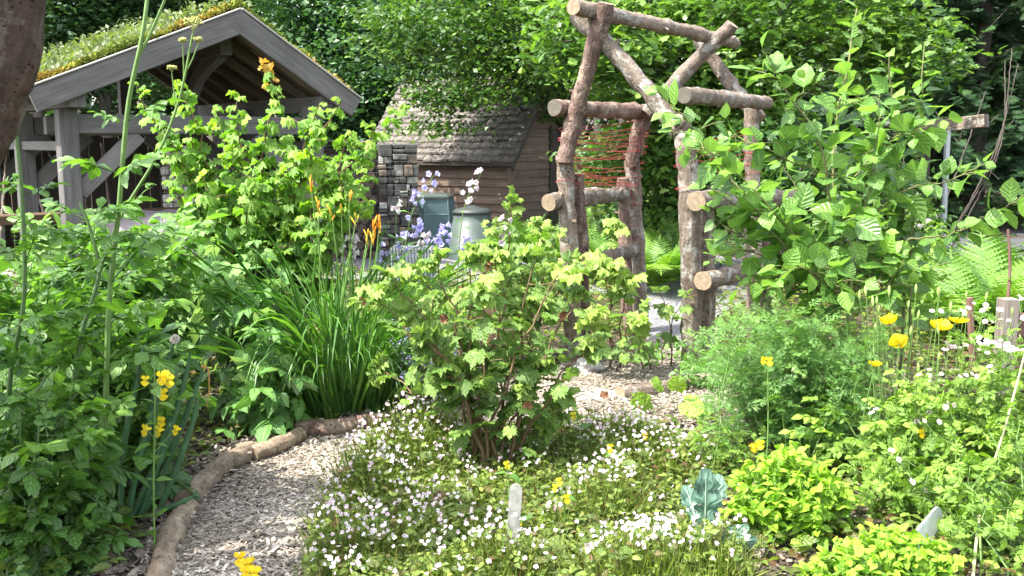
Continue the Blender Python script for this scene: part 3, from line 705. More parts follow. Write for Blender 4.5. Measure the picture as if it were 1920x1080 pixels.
def lace(a0, a1, b0, b1, ra, rb, n, seed):
    g2 = rng(seed); mb = MB()
    for k in range(n):
        s, t = g2.uniform(0, 1), g2.uniform(0, 1); t = np.clip(s+g2.normal()*.18, 0, 1)
        p = a0+(a1-a0)*s; q = b0+(b1-b0)*t; side = 1 if k % 2 else -1
        off = nrm(np.cross(q-p, A_(0, 0, 1)))*side
        m = (p+q)/2 + A_(0, 0, -.015*abs(g2.normal()))
        tube(mb, spline([p+off*ra, m+off*.03, q+off*rb], 7), .0017, .0017, 4)
    for (c0, c1, r) in ((a0, a1, ra), (b0, b1, rb)):
        for k in range(n//4+1):
            c = c0+(c1-c0)*g2.uniform(0, 1); th = np.linspace(0, 6.4, 18)
            tube(mb, np.stack([c[0]+(r+.006)*np.cos(th), c[1]+(r+.006)*np.sin(th), c[2]+.012*np.sin(th+g2.uniform(0, 6))+th*.002], 1), .0018, .0018, 4)
    mb.build('twine', M['twine'], arch)
lace(at(1068, 235, 7.06), at(1060, 345, 7.1), at(1206, 225, 8.1), at(1186, 350, 8.2), .066, .062, 34, 1)
lace(at(1280, 255, 6.62), at(1290, 370, 6.6), at(1412, 215, 7.75), at(1412, 350, 7.75), .072, .062, 9, 2)
lace(at(1172, 340, 8.1), at(1172, 520, 8.1), at(1188, 380, 8.2), at(1194, 560, 8.2), .052, .064, 6, 3)

# ------------------------------------------------------------------ shelter with living roof
M['stripwood'] = woodmat('pale_strip', [(.14, .14, .12), (.26, .26, .23), (.36, .35, .31)], su=40, sv=3)
al = rad(38); D_ = A_(math.cos(al), math.sin(al), 0); B_ = A_(-math.sin(al), math.cos(al), 0); L0 = A_(at(51, 167, 10)[0], 10, 0)
sS = 2.21; sE = 3.63; zL = at(51, 167, 10)[2]; zA = at(450, 18, 10+.6157*sS)[2]; zR = at(655, 186, 10+.6157*sE)[2]
def SP(s, d, z): return L0 + D_*s + B_*d + A_(0, 0, z)
def zroof(s): return zL+(zA-zL)*s/sS if s < sS else zA+(zR-zA)*(s-sS)/(sE-sS)
DEP = 4.4
sh = thing('timber_shelter', 'open weathered timber shelter with grass growing on its pitched roof', 'shelter', SP(1.8, 2, 0))
def bpart(name, p0, p1, w, h, mat='timber', up=(0, 0, 1), seed=0., parent=None, ch=.008):
    mb = MB(); beam(mb, p0, p1, w, h, up, 0, seed, ch); return mb.build(name, M[mat], parent or sh, smooth=False)
upL = nrm(np.cross(SP(sS, 0, zA)-SP(0, 0, zL), B_)); upL = upL*np.sign(upL[2]); upR = nrm(np.cross(SP(sE, 0, zR)-SP(sS, 0, zA), B_)); upR *= np.sign(upR[2])
# fascia boards in front of the roof edge
bpart('fascia_board', SP(-.02, -.03, zL)-upL*.125, SP(sS, -.03, zA)-upL*.125, .055, .235, up=upL, seed=.2)
bpart('fascia_board', SP(sS, -.032, zA)-upR*.125, SP(sE+.05, -.032, zR)-upR*.125, .055, .235, up=upR, seed=.6)
bpart('edge_strip', SP(-.03, -.02, zL)+upL*.006, SP(sS, -.02, zA)+upL*.006, .10, .022, 'stripwood', up=upL, seed=.2)
bpart('edge_strip', SP(sS+.01, -.02, zA)+upR*.006, SP(sE+.06, -.02, zR)+upR*.006, .10, .022, 'stripwood', up=upR, seed=.5)
# decks as rows of boards
for (s0, s1, z0, z1, up, sd) in ((0, sS, zL, zA, upL, 1), (sS, sE+.05, zA, zR, upR, 2)):
    mb = MB(); n = 13 if sd == 1 else 9
    for k in range(n):
        a0, a1 = k/n, (k+.97)/n; sm = s0+(s1-s0)*(a0+a1)/2; zm = z0+(z1-z0)*(a0+a1)/2
        wd = np.linalg.norm(SP(s1, 0, z1)-SP(s0, 0, z0))/n*.97
        beam(mb, SP(sm, 0, zm)-upL*0-up*.03, SP(sm, DEP, zm)-up*.03, wd, .03, up, 0, .37*k+sd, .003)
    mb.build('roof_deck', M['ceilwood'], sh, smooth=False)
for k in range(8):
    d = .35+k*.56
    bpart('rafter', SP(.1, d, zroof(.1))-upL*.095, SP(sS-.03, d, zroof(sS-.03))-upL*.095, .07, .1, 'ceilwood', upL, .13*k)
    bpart('rafter', SP(sS+.03, d, zroof(sS+.03))-upR*.095, SP(sE-.02, d, zroof(sE-.02))-upR*.095, .07, .1, 'ceilwood', upR, .13*k+.5)
for (s, zz, nm, w, h) in ((sS, zA-.36, 'ridge_beam', .14, .2), (.47, zroof(.47)-.27, 'purlin', .16, .18), (sE-.36, zroof(sE-.36)-.30, 'purlin', .16, .18)):
    bpart(nm, SP(s, .4 if nm == 'ridge_beam' else .02, zz), SP(s, DEP, zz), w, h, seed=s)
PS = (.42, sE-.42); ztie = 1.73
for fi, d in enumerate((.3, 2.2, 4.15)):
    for s in PS:
        bpart('post', SP(s, d, -.1), SP(s, d, zroof(s)-.36), .19, .19, up=D_, seed=s+d)
    bpart('tie_beam', SP(PS[0]+.1, d, ztie), SP(PS[1]-.1, d, ztie), .14, .2, seed=d)
    bpart('brace', SP(PS[0]+.08, d, 1.02), SP(PS[0]+.72, d, ztie-.11), .10, .17, up=(0, 0, 1), seed=d+.1)
    bpart('brace', SP(PS[1]-.08, d, 1.02), SP(PS[1]-.72, d, ztie-.11), .10, .17, up=(0, 0, 1), seed=d+.2)
    if fi:
        bpart('king_post', SP(sS, d-.6 if fi == 1 else d, ztie+.1), SP(sS, d-.6 if fi == 1 else d, zA-.40), .14, .14, up=D_, seed=d+.3)
bpart('tie_beam', SP(PS[0]+.1, 1.6, ztie), SP(PS[1]-.1, 1.6, ztie), .14, .2, seed=.77)
# curved brace from the king post forward to the ridge
mb = MB(); c = spline([SP(sS, 1.55, ztie+.35), SP(sS, 1.2, ztie+.62), SP(sS, .55, zA-.42)], 9)
for i in range(8): beam(mb, c[i], c[i+1]+(c[i+1]-c[i])*.05, .11, .16, B_, 0, .4, .002)
mb.build('curved_brace', M['timber'], sh, smooth=False)
for s in PS:
    bpart('plate', SP(s, .3, 1.5), SP(s, DEP, 1.5), .1, .1, seed=s)
# turf: soil slab, moss lip, grasses
mb = MB()
for (s0, s1, up) in ((.02, sS-.02, upL), (sS+.02, sE, upR)):
    q = [SP(s0, .05, zroof(s0))+up*.003, SP(s1, .05, zroof(s1))+up*.003, SP(s1, DEP-.05, zroof(s1))+up*.003, SP(s0, DEP-.05, zroof(s0))+up*.003]
    beam(mb, (q[0]+q[1])/2+up*.03+B_*0, (q[2]+q[3])/2+up*.03, np.linalg.norm(q[1]-q[0]), .06, up, 0, .2, .02)
mb.build('turf_layer', soilmat(), sh, smooth=False)
g = rng(21); mb = MB(); k = 5200
s = g.uniform(.04, sE-.02, k); d = np.where(g.random(k) < .6, np.abs(g.normal(0, .05, k))+.005, g.uniform(0, .4, k))
P = np.array([SP(a, b, zroof(a)) for a, b in zip(s, d)]); lum = .02+.055*(.5+.5*np.sin(s*9+2*np.sin(s*4)))*np.exp(-d*3)
P[:, 2] += g.uniform(0, 1, k)*lum+.035
mb.scatter(TINY[0], P, nrm(g.normal(0, 1, (k, 3))+A_(0, 0, .8)), nrm(g.normal(0, 1, (k, 3))), g.uniform(.02, .05, k), np.clip(.4+.5*np.sin(s*4+1)+g.normal(0, .2, k), 0, 1))
tag(mb.build('moss', M['moss'], sh), kind='stuff')
mb = MB(); k = 6500
s = np.where(g.random(k) < .82, g.uniform(.05, sS+.2, k), g.uniform(sS, sE, k)); d = g.uniform(.03, DEP, k)**1.15
d = np.clip(d, .03, DEP-.1)
clump = .5+.5*np.sin(s*5.1+d*2.3)*np.cos(d*3.7-s)
h = np.where(s < sS*.93, .04+.16*clump**1.5*g.uniform(.2, 1.3, k)+.22*(g.random(k) < .035), .05+.10*g.random(k)+.15*(g.random(k) < .05)); h *= .75*np.where(d < .3, .45, 1)*np.where(s > sS*.8, .55, 1)
P = np.array([SP(a, b, zroof(a)+.04) for a, b in zip(s, d)])
F = nrm(A_(0, 0, 1)+g.normal(0, .25, (k, 3))); wv = g.integers(0, 3, k); T = np.clip(g.normal(.45, .25, k), 0, 1)
for i, t in enumerate(BLADE):
    q = wv == i; mb.scatter(t, P[q], F[q], g.normal(0, 1, (q.sum(), 3)), np.stack([np.full(q.sum(), .009), h[q], h[q]], 1), T[q])
k2 = 3500; i = g.integers(0, k, k2); mb.scatter(OV[1], P[i]+g.normal(0, .04, (k2, 3))+A_(0, 0, .12)*g.random((k2, 1)), nrm(g.normal(0, 1, (k2, 3))+A_(0, 0, .6)), nrm(g.normal(0, .6, (k2, 3))+A_(0, 0, 1)), g.uniform(.04, .09, k2), g.uniform(.1, .6, k2))
tag(mb.build('roof_grass', M['grass'], sh), kind='stuff')
# dark back wall and things inside
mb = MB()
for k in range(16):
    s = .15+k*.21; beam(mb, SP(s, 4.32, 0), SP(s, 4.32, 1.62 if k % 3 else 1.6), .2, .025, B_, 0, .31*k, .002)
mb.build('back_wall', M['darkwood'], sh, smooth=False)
g = rng(31)
for k in range(9):
    s = .1+k*.2+g.normal()*.05; tag(log('wooden_pole', [SP(s, 3.2+g.normal()*.2, 0.02), SP(s+g.normal()*.25, 4.2, 1.45+g.normal()*.12)], .022, .016, None, .1*k, [M['bark'], M['cut']], sides=8, kn=0),
        'thin bare pole leaning inside the dark timber shelter', 'pole', 'poles leaning in the shelter')
bn = thing('bench', 'orange brown plank bench behind the front post of the shelter', 'bench', SP(.7, .75, 0))
bpart('seat', SP(-.5, .75, .74), SP(1.75, .75, .74), .3, .1, 'rail', seed=.3, parent=bn)
for s in (-.3, .7, 1.6): bpart('leg', SP(s, .75, -.05), SP(s, .75, .688), .09, .09, 'darkwood', up=D_, seed=s, parent=bn)
# tarpaulin heap
mb = MB(); n, m = 22, 30; uu = np.linspace(0, 1, n); vv = np.linspace(0, 6.283, m+1)
c = at(300, 420, 10.9); c[2] = 0; V = []
for a in uu:
    for b in vv[:-1]:
        r = a**.6; h = .80*(1-a**3.0)
        V.append(c + A_(.78*r*math.cos(b), .6*r*math.sin(b), h) + A_(0, 0, .035*math.sin(5*b+4*a)*a*(1-a)*3+.02*g.normal()*a*(1-a)))
i, j = np.meshgrid(np.arange(n-1), np.arange(m), indexing='ij')
mb.add(V, [np.stack([i*m+j, (i+1)*m+j, (i+1)*m+(j+1) % m, i*m+(j+1) % m], -1).reshape(-1, 4)], (0, 0, 0))
tag(mb.build('tarpaulin', plain('grey_tarp', (.125, .11, .115), .6, .3, 6), origin=c), 'grey purple tarpaulin draped over a low heap by the shelter', 'tarpaulin')

# ------------------------------------------------------------------ stone and log filled cages
def cage(name, c, w, h, dpt, ang, label, kind_, seed, cols):
    g2 = rng(seed); ca, sa = math.cos(ang), math.sin(ang); X = A_(ca, sa, 0); Yv = A_(-sa, ca, 0); c = A_(c[0], c[1], 0)
    root = thing(name, label, 'gabion', c)
    mb = MB()
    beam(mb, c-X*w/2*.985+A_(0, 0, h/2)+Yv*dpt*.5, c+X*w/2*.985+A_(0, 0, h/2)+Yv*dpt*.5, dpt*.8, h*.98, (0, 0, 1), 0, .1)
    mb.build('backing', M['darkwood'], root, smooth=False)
    if kind_ == 'block':
        mb = MB()
        def cut_(x0, x1, z0, z1):
            ww, hh = x1-x0, z1-z0
            if (ww < .17 and hh < .17 and g2.random() < .6) or max(ww, hh) < .085 or (min(ww, hh) < .07 and max(ww, hh) < .2):
                dy = .03+g2.normal()*.018
                if g2.random() < .06: return
                beam(mb, c+X*(x0+.005)+A_(0, 0, (z0+z1)/2)+Yv*dy, c+X*(x1-.005)+A_(0, 0, (z0+z1)/2+g2.normal()*.004)+Yv*(dy+g2.normal()*.01), .16, hh-.01, (0, 0, 1), int(g2.choice(len(cols), p=np.array([.14, .22, .07, .27, .15, .15])[:len(cols)]/np.array([.14, .22, .07, .27, .15, .15])[:len(cols)].sum())), g2.random(), .014); return
            f = g2.uniform(.35, .65)
            if ww*g2.uniform(.6, 1.4) > hh: cut_(x0, x0+ww*f, z0, z1); cut_(x0+ww*f, x1, z0, z1)
            else: cut_(x0, x1, z0, z0+hh*f); cut_(x0, x1, z0+hh*f, z1)
        cut_(-w/2, w/2, .02, h)
        mb.build('stone_fill', [plain('block_tone', cc, .85, .35, 18) for cc in cols], root, smooth=False)
    else:
        mb = MB(); z = .07
        while z < h-.06:
            x = -w/2+.07
            while x < w/2-.06:
                r = g2.uniform(.035, .065); q = c+X*x+A_(0, 0, z+g2.normal()*.01)
                tube(mb, [q+Yv*dpt*.8, q+Yv*(-.02+g2.normal()*.02)], r, r, 12, 0, 1, g2.random()); x += r*2+.012
            z += .115
        mb.build('log_fill', [M['bark'], cutmat('dull_cut', (.16, .12, .085), (.10, .075, .05))], root)
        mb = MB(); x = -w/2
        while x < w/2:
            q = c+X*(x+.06)+A_(0, 0, h); th = np.linspace(0, math.pi, 9)
            for (ra, rb) in ((.068, .055),):
                V = []
                for yy in (-.06, dpt):
                    for r in (ra, rb): V += [q+Yv*yy+X*math.cos(t)*r+A_(0, 0, math.sin(t)*r*.9) for t in th]
                f = []
                for k in range(8): f += [[k, k+1, 18+k+1, 18+k], [9+k, 27+k, 27+k+1, 9+k+1], [k, 9+k, 9+k+1, k+1]]
                mb.add(V, [f], (0, 0, .2))
            x += .125
        mb.build('ridge_tile', plain('grey_clay', (.15, .14, .14), .8, .25, 15), root, smooth=False)
    mb = MB(); st = .075
    for z in np.arange(0.02, h+.01, st): tube(mb, [c-X*w/2-Yv*.09+A_(0, 0, z), c+X*w/2-Yv*.09+A_(0, 0, z)], .0022, .0022, 4)
    for x in np.arange(-w/2, w/2+.01, st): tube(mb, [c+X*x-Yv*.09, c+X*x-Yv*.09+A_(0, 0, h)], .0022, .0022, 4)
    mb.build('wire_mesh', M['wire'], root)
    return root
M['wire'] = plain('galvanised_wire', (.12, .125, .13), .5, .1, 5, .5)
grey4 = [(.2, .2, .18), (.09, .09, .08), (.3, .3, .28), (.05, .05, .045), (.14, .11, .08), (.06, .05, .04)]
cage('stone_gabion', at(746, 300, 13.1), .50, 1.52, .4, rad(8), 'wire cage packed with pale and grey blocks beside the brown shed', 'block', 3, grey4)
cage('log_gabion', at(645, 300, 13.3), .95, 1.5, .4, rad(4), 'long wire cage of stacked log ends capped by curved tiles', 'log', 4, grey4)
cage('stone_gabion', at(335, 300, 12.6), .42, 1.5, .3, rad(-8), 'sunlit wire cage of cream blocks seen through the shelter', 'block', 5, [(.42, .4, .36), (.34, .31, .27), (.48, .46, .43), (.3, .2, .15)])

# ------------------------------------------------------------------ shed
ah = rad(-27); C0 = A_(at(957, 300, 15)[0], 15, 0); E_ = A_(-math.cos(ah), -math.sin(ah), 0); G_ = A_(-math.sin(ah)*1, math.cos(ah), 0)
E_ = nrm(E_); G_ = nrm(A_(.46, .89, 0)); ZE = 1.37; WF = 2.5; WG = 2.35; ZR = ZE + 1.2
shed = thing('garden_shed', 'small brown clapboard shed with a weathered wooden shake roof', 'shed', C0+E_*1.2+G_*1.2)
def clap(p0, dirv, length, h0, h1f, out, name, holes=()):
    mb = MB(); z = 0.; k = 0; bh = .125
    while z < 2.7:
        a0, a1 = 0., length
        zt = z+bh
        if h1f is not None:
            a0, a1 = h1f(min(zt, z+bh*.6))
            if a1-a0 < .08: break
        elif z >= h0-.001: break
        segs = [(a0, a1)]
        for (ha, hb, hz) in holes:
            if z < hz: segs = [t for x, y in segs for t in ((x, min(y, ha)), (max(x, hb), y)) if t[1]-t[0] > .02]
        zt = min(zt, h0 if h1f is None else zt); sd = rng(k+int(length*100)).random()
        for a, b in segs:
            P = [p0+dirv*a+A_(0, 0, z)+out*.028, p0+dirv*b+A_(0, 0, z)+out*.028, p0+dirv*b+A_(0, 0, zt)+out*.008, p0+dirv*a+A_(0, 0, zt)+out*.008]
            Q = [x-out*.02 for x in P]
            Lh = zt-z
            mb.add(P+Q, [[[0, 1, 2, 3], [4, 7, 6, 5], [0, 4, 5, 1], [2, 6, 7, 3], [1, 5, 6, 2], [3, 7, 4, 0]]], [(0, a, sd), (0, b, sd), (Lh, b, sd), (Lh, a, sd)]*2)
        z += bh; k += 1
    return mb.build(name, M['clad'], shed, smooth=False)
clap(C0, E_, WF, ZE+.02, None, nrm(-G_), 'front_wall')
def gabl(z):
    if z < ZE: return 0., WG
    f = (z-ZE)/(ZR-.06-ZE); return WG/2*f, WG-WG/2*f
clap(C0, G_, WG, 9, gabl, nrm(-E_), 'gable_wall', holes=[(1.35, 2.1, 1.75)])
clap(C0+E_*WF, G_, WG, 9, gabl, nrm(E_), 'gable_wall')
bpart('corner_board', C0-A_(0, 0, .05)-G_*.03-E_*.03, C0+A_(0, 0, ZE)-G_*.03-E_*.03, .09, .09, 'clad', up=G_, seed=.3, parent=shed)
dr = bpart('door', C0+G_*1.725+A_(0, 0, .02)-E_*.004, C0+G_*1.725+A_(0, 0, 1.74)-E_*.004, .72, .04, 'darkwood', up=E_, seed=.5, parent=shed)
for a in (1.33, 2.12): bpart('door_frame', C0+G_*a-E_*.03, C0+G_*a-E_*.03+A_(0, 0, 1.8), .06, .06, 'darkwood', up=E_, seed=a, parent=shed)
g = rng(41); mb = MB(); OVH = .15; NC = 14
rg = C0+G_*WG/2; upx = (ZR-ZE)/(WG/2)
for side in (1, -1):
    for cidx in range(NC):
        t0 = cidx/NC; t1 = (cidx+1.35)/NC; off = -OVH + (WG/2+OVH)*t0; off1 = -OVH+(WG/2+OVH)*min(t1, 1)
        x = -.12
        while x < WF+.12:
            w = g.uniform(.08, .2); j = g.normal()*.010; lift = .04+g.uniform(0, .016)
            def pt(xx, oo, dz):
                base = C0+G_*oo if side == 1 else C0+G_*(WG-oo)
                return base+E_*xx+A_(0, 0, ZE+oo*upx+dz)
            a = [pt(x, off+j, lift+.012), pt(min(x+w-.006, WF+.12), off+j, lift+.012), pt(min(x+w-.006, WF+.12), off1, .012), pt(x, off1, .012)]
            b = [q-A_(0, 0, .03) for q in a]; sd = g.random()
            mb.add(a+b, [[[0, 1, 2, 3], [4, 7, 6, 5], [0, 4, 5, 1], [1, 5, 6, 2], [3, 7, 4, 0]]], [(0, 0, sd), (w, 0, sd), (w, .15, sd), (0, .15, sd)]*2); x += w
mb.build('roof', M['shake'], shed, smooth=False)
bpart('eave_board', C0-G_*(OVH-.03)-E_*.1+A_(0, 0, ZE-OVH*upx+.0), C0-G_*(OVH-.03)+E_*(WF+.1)+A_(0, 0, ZE-OVH*upx+.0), .03, .07, 'darkwood', seed=.2, parent=shed)
bpart('barge_board', C0-G_*OVH-E_*.1+A_(0, 0, ZE-OVH*upx-.06), C0+G_*WG/2-E_*.1+A_(0, 0, ZR-.06), .03, .1, 'darkwood', seed=.4, parent=shed)
bpart('barge_board', C0+G_*(WG+OVH)-E_*.1+A_(0, 0, ZE-OVH*upx-.06), C0+G_*WG/2-E_*.1+A_(0, 0, ZR-.06), .03, .1, 'darkwood', seed=.6, parent=shed)

# ------------------------------------------------------------------ compost bins
def lathe(mb, c, prof, n, mat=0, rot0=0, flat=False):
    V = []; F = []
    for r, z in prof:
        for k in range(n): V.append(c+A_(r*math.cos(rot0+6.28318*k/n), r*math.sin(rot0+6.28318*k/n), z))
    for i in range(len(prof)-1):
        for k in range(n): F.append([i*n+k, i*n+(k+1) % n, (i+1)*n+(k+1) % n, (i+1)*n+k])
    mb.add(V, [F], (0, 0, .3))
    mb.add(V[-n:], [[list(range(n))]], (0, 0, .3))
M['bin1'] = plain('blue_green_plastic', (.085, .14, .15), .45, .15, 3)
M['bin2'] = plain('grey_green_plastic', (.06, .08, .072), .45, .2, 6)
c = at(807, 400, 14.0); c[2] = 0; bn1 = thing('compost_bin', 'boxy blue green plastic compost bin with flat lid beside the shed wall', 'compost bin', c)
mb = MB(); lathe(mb, c, [(.4, 0), (.39, .26), (.395, .265), (.385, .28), (.36, .55), (.365, .555), (.355, .57), (.335, .76)], 6, rot0=.35); mb.build('body', M['bin1'], bn1, smooth=False)
mb = MB(); lathe(mb, c, [(.33, .762), (.345, .765), (.345, .80), (.30, .83), (.1, .84)], 6, rot0=.35); mb.build('lid', M['bin2'], bn1, smooth=False)
mb = MB()
for k in range(6):
    a = .35+6.28318*k/6; d = A_(math.cos(a), math.sin(a), 0); tube(mb, [c+d*.398, c+d*.337+A_(0, 0, .76)], .016, .014, 6)
mb.build('corner_rib', M['bin1'], bn1)
c = at(885, 410, 13.3); c[2] = 0; bn2 = thing('compost_bin', 'round grey green plastic compost bin with stepped sides and dark lid', 'compost bin', c)
mb = MB(); lathe(mb, c, [(.32, 0), (.30, .27), (.285, .28), (.27, .48), (.255, .49), (.245, .60)], 40); mb.build('body', M['bin2'], bn2)
mb = MB(); lathe(mb, c, [(.24, .602), (.26, .605), (.26, .64), (.21, .67), (.09, .69), (.05, .71)], 40); mb.build('lid', plain('dark_lid', (.035, .042, .04), .5), bn2)
c = at(775, 455, 9.6); c[2] = 0; cr = thing('plastic_tray', 'grey slatted crate standing among the bellflowers', 'crate', c)
mb = MB()
for z in (.24, .31, .38, .45, .52): beam(mb, c+A_(-.2, -.14, z), c+A_(.2, -.14, z), .02, .05, seed=.1); beam(mb, c+A_(-.2, .14, z), c+A_(.2, .14, z), .02, .05, seed=.1); beam(mb, c+A_(-.2, -.13, z), c+A_(-.2, .13, z), .02, .05, seed=.1); beam(mb, c+A_(.2, -.13, z), c+A_(.2, .13, z), .02, .05, seed=.1)
mb.build('slatted_side', plain('grey_plastic', (.11, .13, .14), .5), cr, smooth=False)
mb = MB()
for k in range(14): x = -.19+k*.029; beam(mb, c+A_(x, -.152, .22), c+A_(x, -.152, .56), .008, .01, (0, 1, 0), seed=.2)
mb.build('upright_rib', plain('pale_plastic', (.18, .2, .21), .5), cr, smooth=False)
mb = MB(); beam(mb, c+A_(-.2, 0, .11), c+A_(.2, 0, .11), .3, .21, seed=.3); mb.build('base', M['darkwood'], cr, smooth=False)

# ------------------------------------------------------------------ posts, boards, labels on the right
M['stake'] = woodmat('grey_stake', [(.1, .08, .065), (.2, .17, .145), (.3, .27, .24)], su=60, sv=3)
M['redboard'] = woodmat('red_board', [(.09, .045, .035), (.17, .095, .075), (.25, .16, .13)], su=60, sv=2)
fp = thing('bed_frame', 'weathered square stake with low boards of a raised bed at right edge', 'raised bed', gp(1890, 690))
q = at(1888, 600, 6.0)
mb = MB(); beam(mb, A_(q[0], 6, -.1), A_(q[0], 6, at(1888, 560, 6)[2]), .1, .1, (0, 1, 0), 0, .3, .008); mb.build('corner_post', M['stake'], fp, smooth=False)
for z in (.12, .28, .44): bpart('board', A_(q[0]+.052, 6.03, z), A_(q[0]+2.6, 6.12, z), .035, .15, 'redboard', seed=z, parent=fp)
mb = MB(); beam(mb, A_(at(1836, 600, 6.4)[0], 6.4, -.1), at(1818, 558, 6.4), .035, .035, (0, 1, 0), 0, .6); tag(mb.build('garden_stake', M['redboard'], origin=A_(at(1836, 600, 6.4)[0], 6.4, 0), smooth=False), 'thin split reddish stake leaning beside the yellow poppies', 'stake')
mb = MB(); b = A_(at(1890, 500, 7)[0], 7, 0); tube(mb, spline([b, at(1893, 520, 7), at(1890, 430, 7)], 8), .013, .009, 7, 0, None, .3); tag(mb.build('bamboo_cane', M['redboard'], origin=b), 'slim brown cane standing in the ferns at the right', 'cane')
mb = MB(); b = gp(918, 560); b = A_(at(916, 500, 7.4)[0], 7.4, 0); beam(mb, b, b+A_(.0, 0, at(916, 470, 7.4)[2]), .1, .07, (0, 1, 0), 0, .2); tag(mb.build('wooden_stake', M['redboard'], origin=b, smooth=False), 'short brown wooden stake behind the currant bush', 'stake')
def label_plate(name, b, t, w, label, mat, th=.004, n=8):
    b = np.asarray(b, float); t = np.asarray(t, float); T = nrm(t-b); X = nrm(np.cross(T, A_(.15, 1, 0))); Nn = np.cross(X, T); L = np.linalg.norm(t-b)
    o = [(-w*.42, 0), (w*.42, 0)] + [(w/2*math.cos(a), L-w/2+w/2*math.sin(a)) for a in np.linspace(0, math.pi, n)]
    V = [b+X*x+T*y+Nn*th for x, y in o] + [b+X*x+T*y-Nn*th for x, y in o]; m = len(o)
    mb = MB(); mb.add(V, [[list(range(m))], [list(range(2*m-1, m-1, -1))], [[k, m+k, m+(k+1) % m, (k+1) % m] for k in range(m)]], [(x, y, .5) for x, y in o]*2)
    return tag(mb.build(name, mat, origin=b, smooth=False), label, 'plant label')
M['lab'] = plain('weathered_white_plastic', (.2, .205, .18), .55, .5, 20)
pb = gp(957, 1075); pb[2] = -.03; label_plate('plant_label', pb, at(968, 907, pb[1]+.02), .047, 'upright round topped white plant label among the pink flowers', M['lab'])
label_plate('plant_label', at(1690, 1050, 3.4), at(1765, 962, 3.7), .08, 'tilted bright white plant label lying among the pale right foliage', plain('white_plastic', (.5, .52, .54), .45, .2))
# structure at the back right
br = thing('timber_gateway', 'weathered timber crossbeam on thin poles before the dark conifers', 'gateway', A_(at(1790, 300, 12)[0], 12, 0))
bpart('crossbeam', at(1725, 242, 12.4), at(1850, 226, 11.8), .13, .15, 'bark', seed=.4, parent=br)
mb = MB(); q = at(1778, 300, 12.05); tube(mb, [A_(q[0], q[1], -.1), at(1777, 245, 12.05)], .035, .035, 12); mb.build('metal_pole', plain('grey_metal', (.35, .38, .4), .4, .1, 5, .6), br)
mb = MB(); q = at(1740, 300, 12.3); tube(mb, [A_(q[0], q[1], -.1), at(1738, 246, 12.3)], .05, .05, 12); mb.build('post', M['darkwood'], br)
g = rng(51)
for k in range(4):
    u = 1800+k*24+g.normal()*6; b = A_(at(u, 420, 13)[0], 14+.1*k, -.02)
    tag(log('leaning_branch', [b, at(u+18+g.normal()*8, 280, 14.3), at(u+50+g.normal()*26, 120+g.normal()*40, 15.2)], .014, .007, None, .1*k, [M['darkwood'], M['darkwood']], sides=8, kn=0), 'bare grey branch leaning up into the dark conifers behind the crossbeam', 'branch', 'branches leaning at back right')
# ------------------------------------------------------------------ trees
def tree(name, label, base, H, r, ells, seed, leafm, size, nclump, per, rc, tpls, barkm='limb', lean=(0, 0), group=None, nlimb=16, trunks=1, cut=None, **kw):
    g = rng(seed); base = np.asarray(base, float); root = thing(name, label, 'tree', base, group)
    mbc = MB(); C = crown(mbc, ells, nclump, per, rc, size, tpls, g, cut=cut, **kw)
    top = base + A_(lean[0], lean[1], H)
    for k in range(trunks):
        mb = MB(); tp = top + (g.normal(0, .5, 3)*A_(1, 1, .3) if k else 0)
        P = spline([base-A_(0, 0, .2)+(g.normal(0, .15, 3)*A_(1, 1, 0) if k else 0), base+(tp-base)*.5+g.normal(0, .12, 3), tp], 16); tube(mb, P, np.linspace(r, r*.35, 16)*np.where(np.arange(16) < 1, 1.35, 1), None, 12, 0, None, g.random(), .05, g)
        for i in g.choice(len(C), min(nlimb, len(C)), replace=False):
            d = C[i]; zz = np.clip((d[2]-base[2])*.75, H*.22, H*.92); j = int(np.argmin(np.abs(P[:, 2]-base[2]-zz)))
            m = P[j]*.45+d*.55+A_(0, 0, .12*np.linalg.norm(d-P[j])); q = spline([P[j], m, d], 9)
            q[1:-1] += g.normal(0, .03, (7, 3)); tube(mb, q, r*.30, r*.06, 6, 0, None, g.random())
        mb.build('trunk', M[barkm], root)
    mbc.build('crown', leafm, root); return root
def px(u, v, Y): return at(u, v, Y)
def B0(u, Y): return A_(at(u, 300, Y)[0], Y, gz(0, Y))
# hawthorn spreading over the shed
tree('hawthorn_tree', 'spreading hawthorn with layered sprays drooping over the shed roof', B0(1062, 16.6), 4.2, .10,
     [(px(900, 90, 14.6), A_(1.5, 1.0, .85), 5), (px(990, 20, 15), A_(1.5, 1.3, 1.0), 4), (px(800, 40, 14.6), A_(.95, .8, .6), 2), (px(870, 180, 14.0), A_(.6, .3, .24), .8), (px(985, 110, 14.2), A_(.6, .35, .35), 1.0), (px(815, 235, 13.9), A_(.32, .2, .18), .35), (px(1035, 170, 16.0), A_(.45, .7, .5), 1.2), (px(1010, -120, 15.5), A_(2.0, 1.5, 1.1), 3)],
     101, M['l_thorn'], .085, 520, 44, .25, TINY+OAK[:1], trunks=5, nlimb=9, droop=.45, flat=.22, tint=(.5, .28), shell=.3)
# oak behind the arch
tree('oak_tree', 'bright green young oak filling the space behind the log arch', B0(1330, 11.6), 3.6, .09,
     [(px(1250, 90, 11), A_(1.25, .9, .75), 5), (px(1420, 60, 11.2), A_(1.0, .9, .9), 4), (px(1120, 80, 10.6), A_(.65, .55, .5), 2.2), (px(1390, 230, 11), A_(.7, .7, .7), 3), (px(1590, 60, 11.3), A_(.9, .7, .6), 2.6), (px(1240, 250, 11.4), A_(.55, .5, .5), 1.5), (px(1700, 90, 11.3), A_(.65, .5, .45), 1.2), (px(1400, -120, 11.6), A_(1.6, 1.2, .8), 3)],
     102, M['l_oak'], .115, 640, 26, .15, OAK, nlimb=44, droop=.1, flat=.5, tint=(.5, .3), shell=.3)
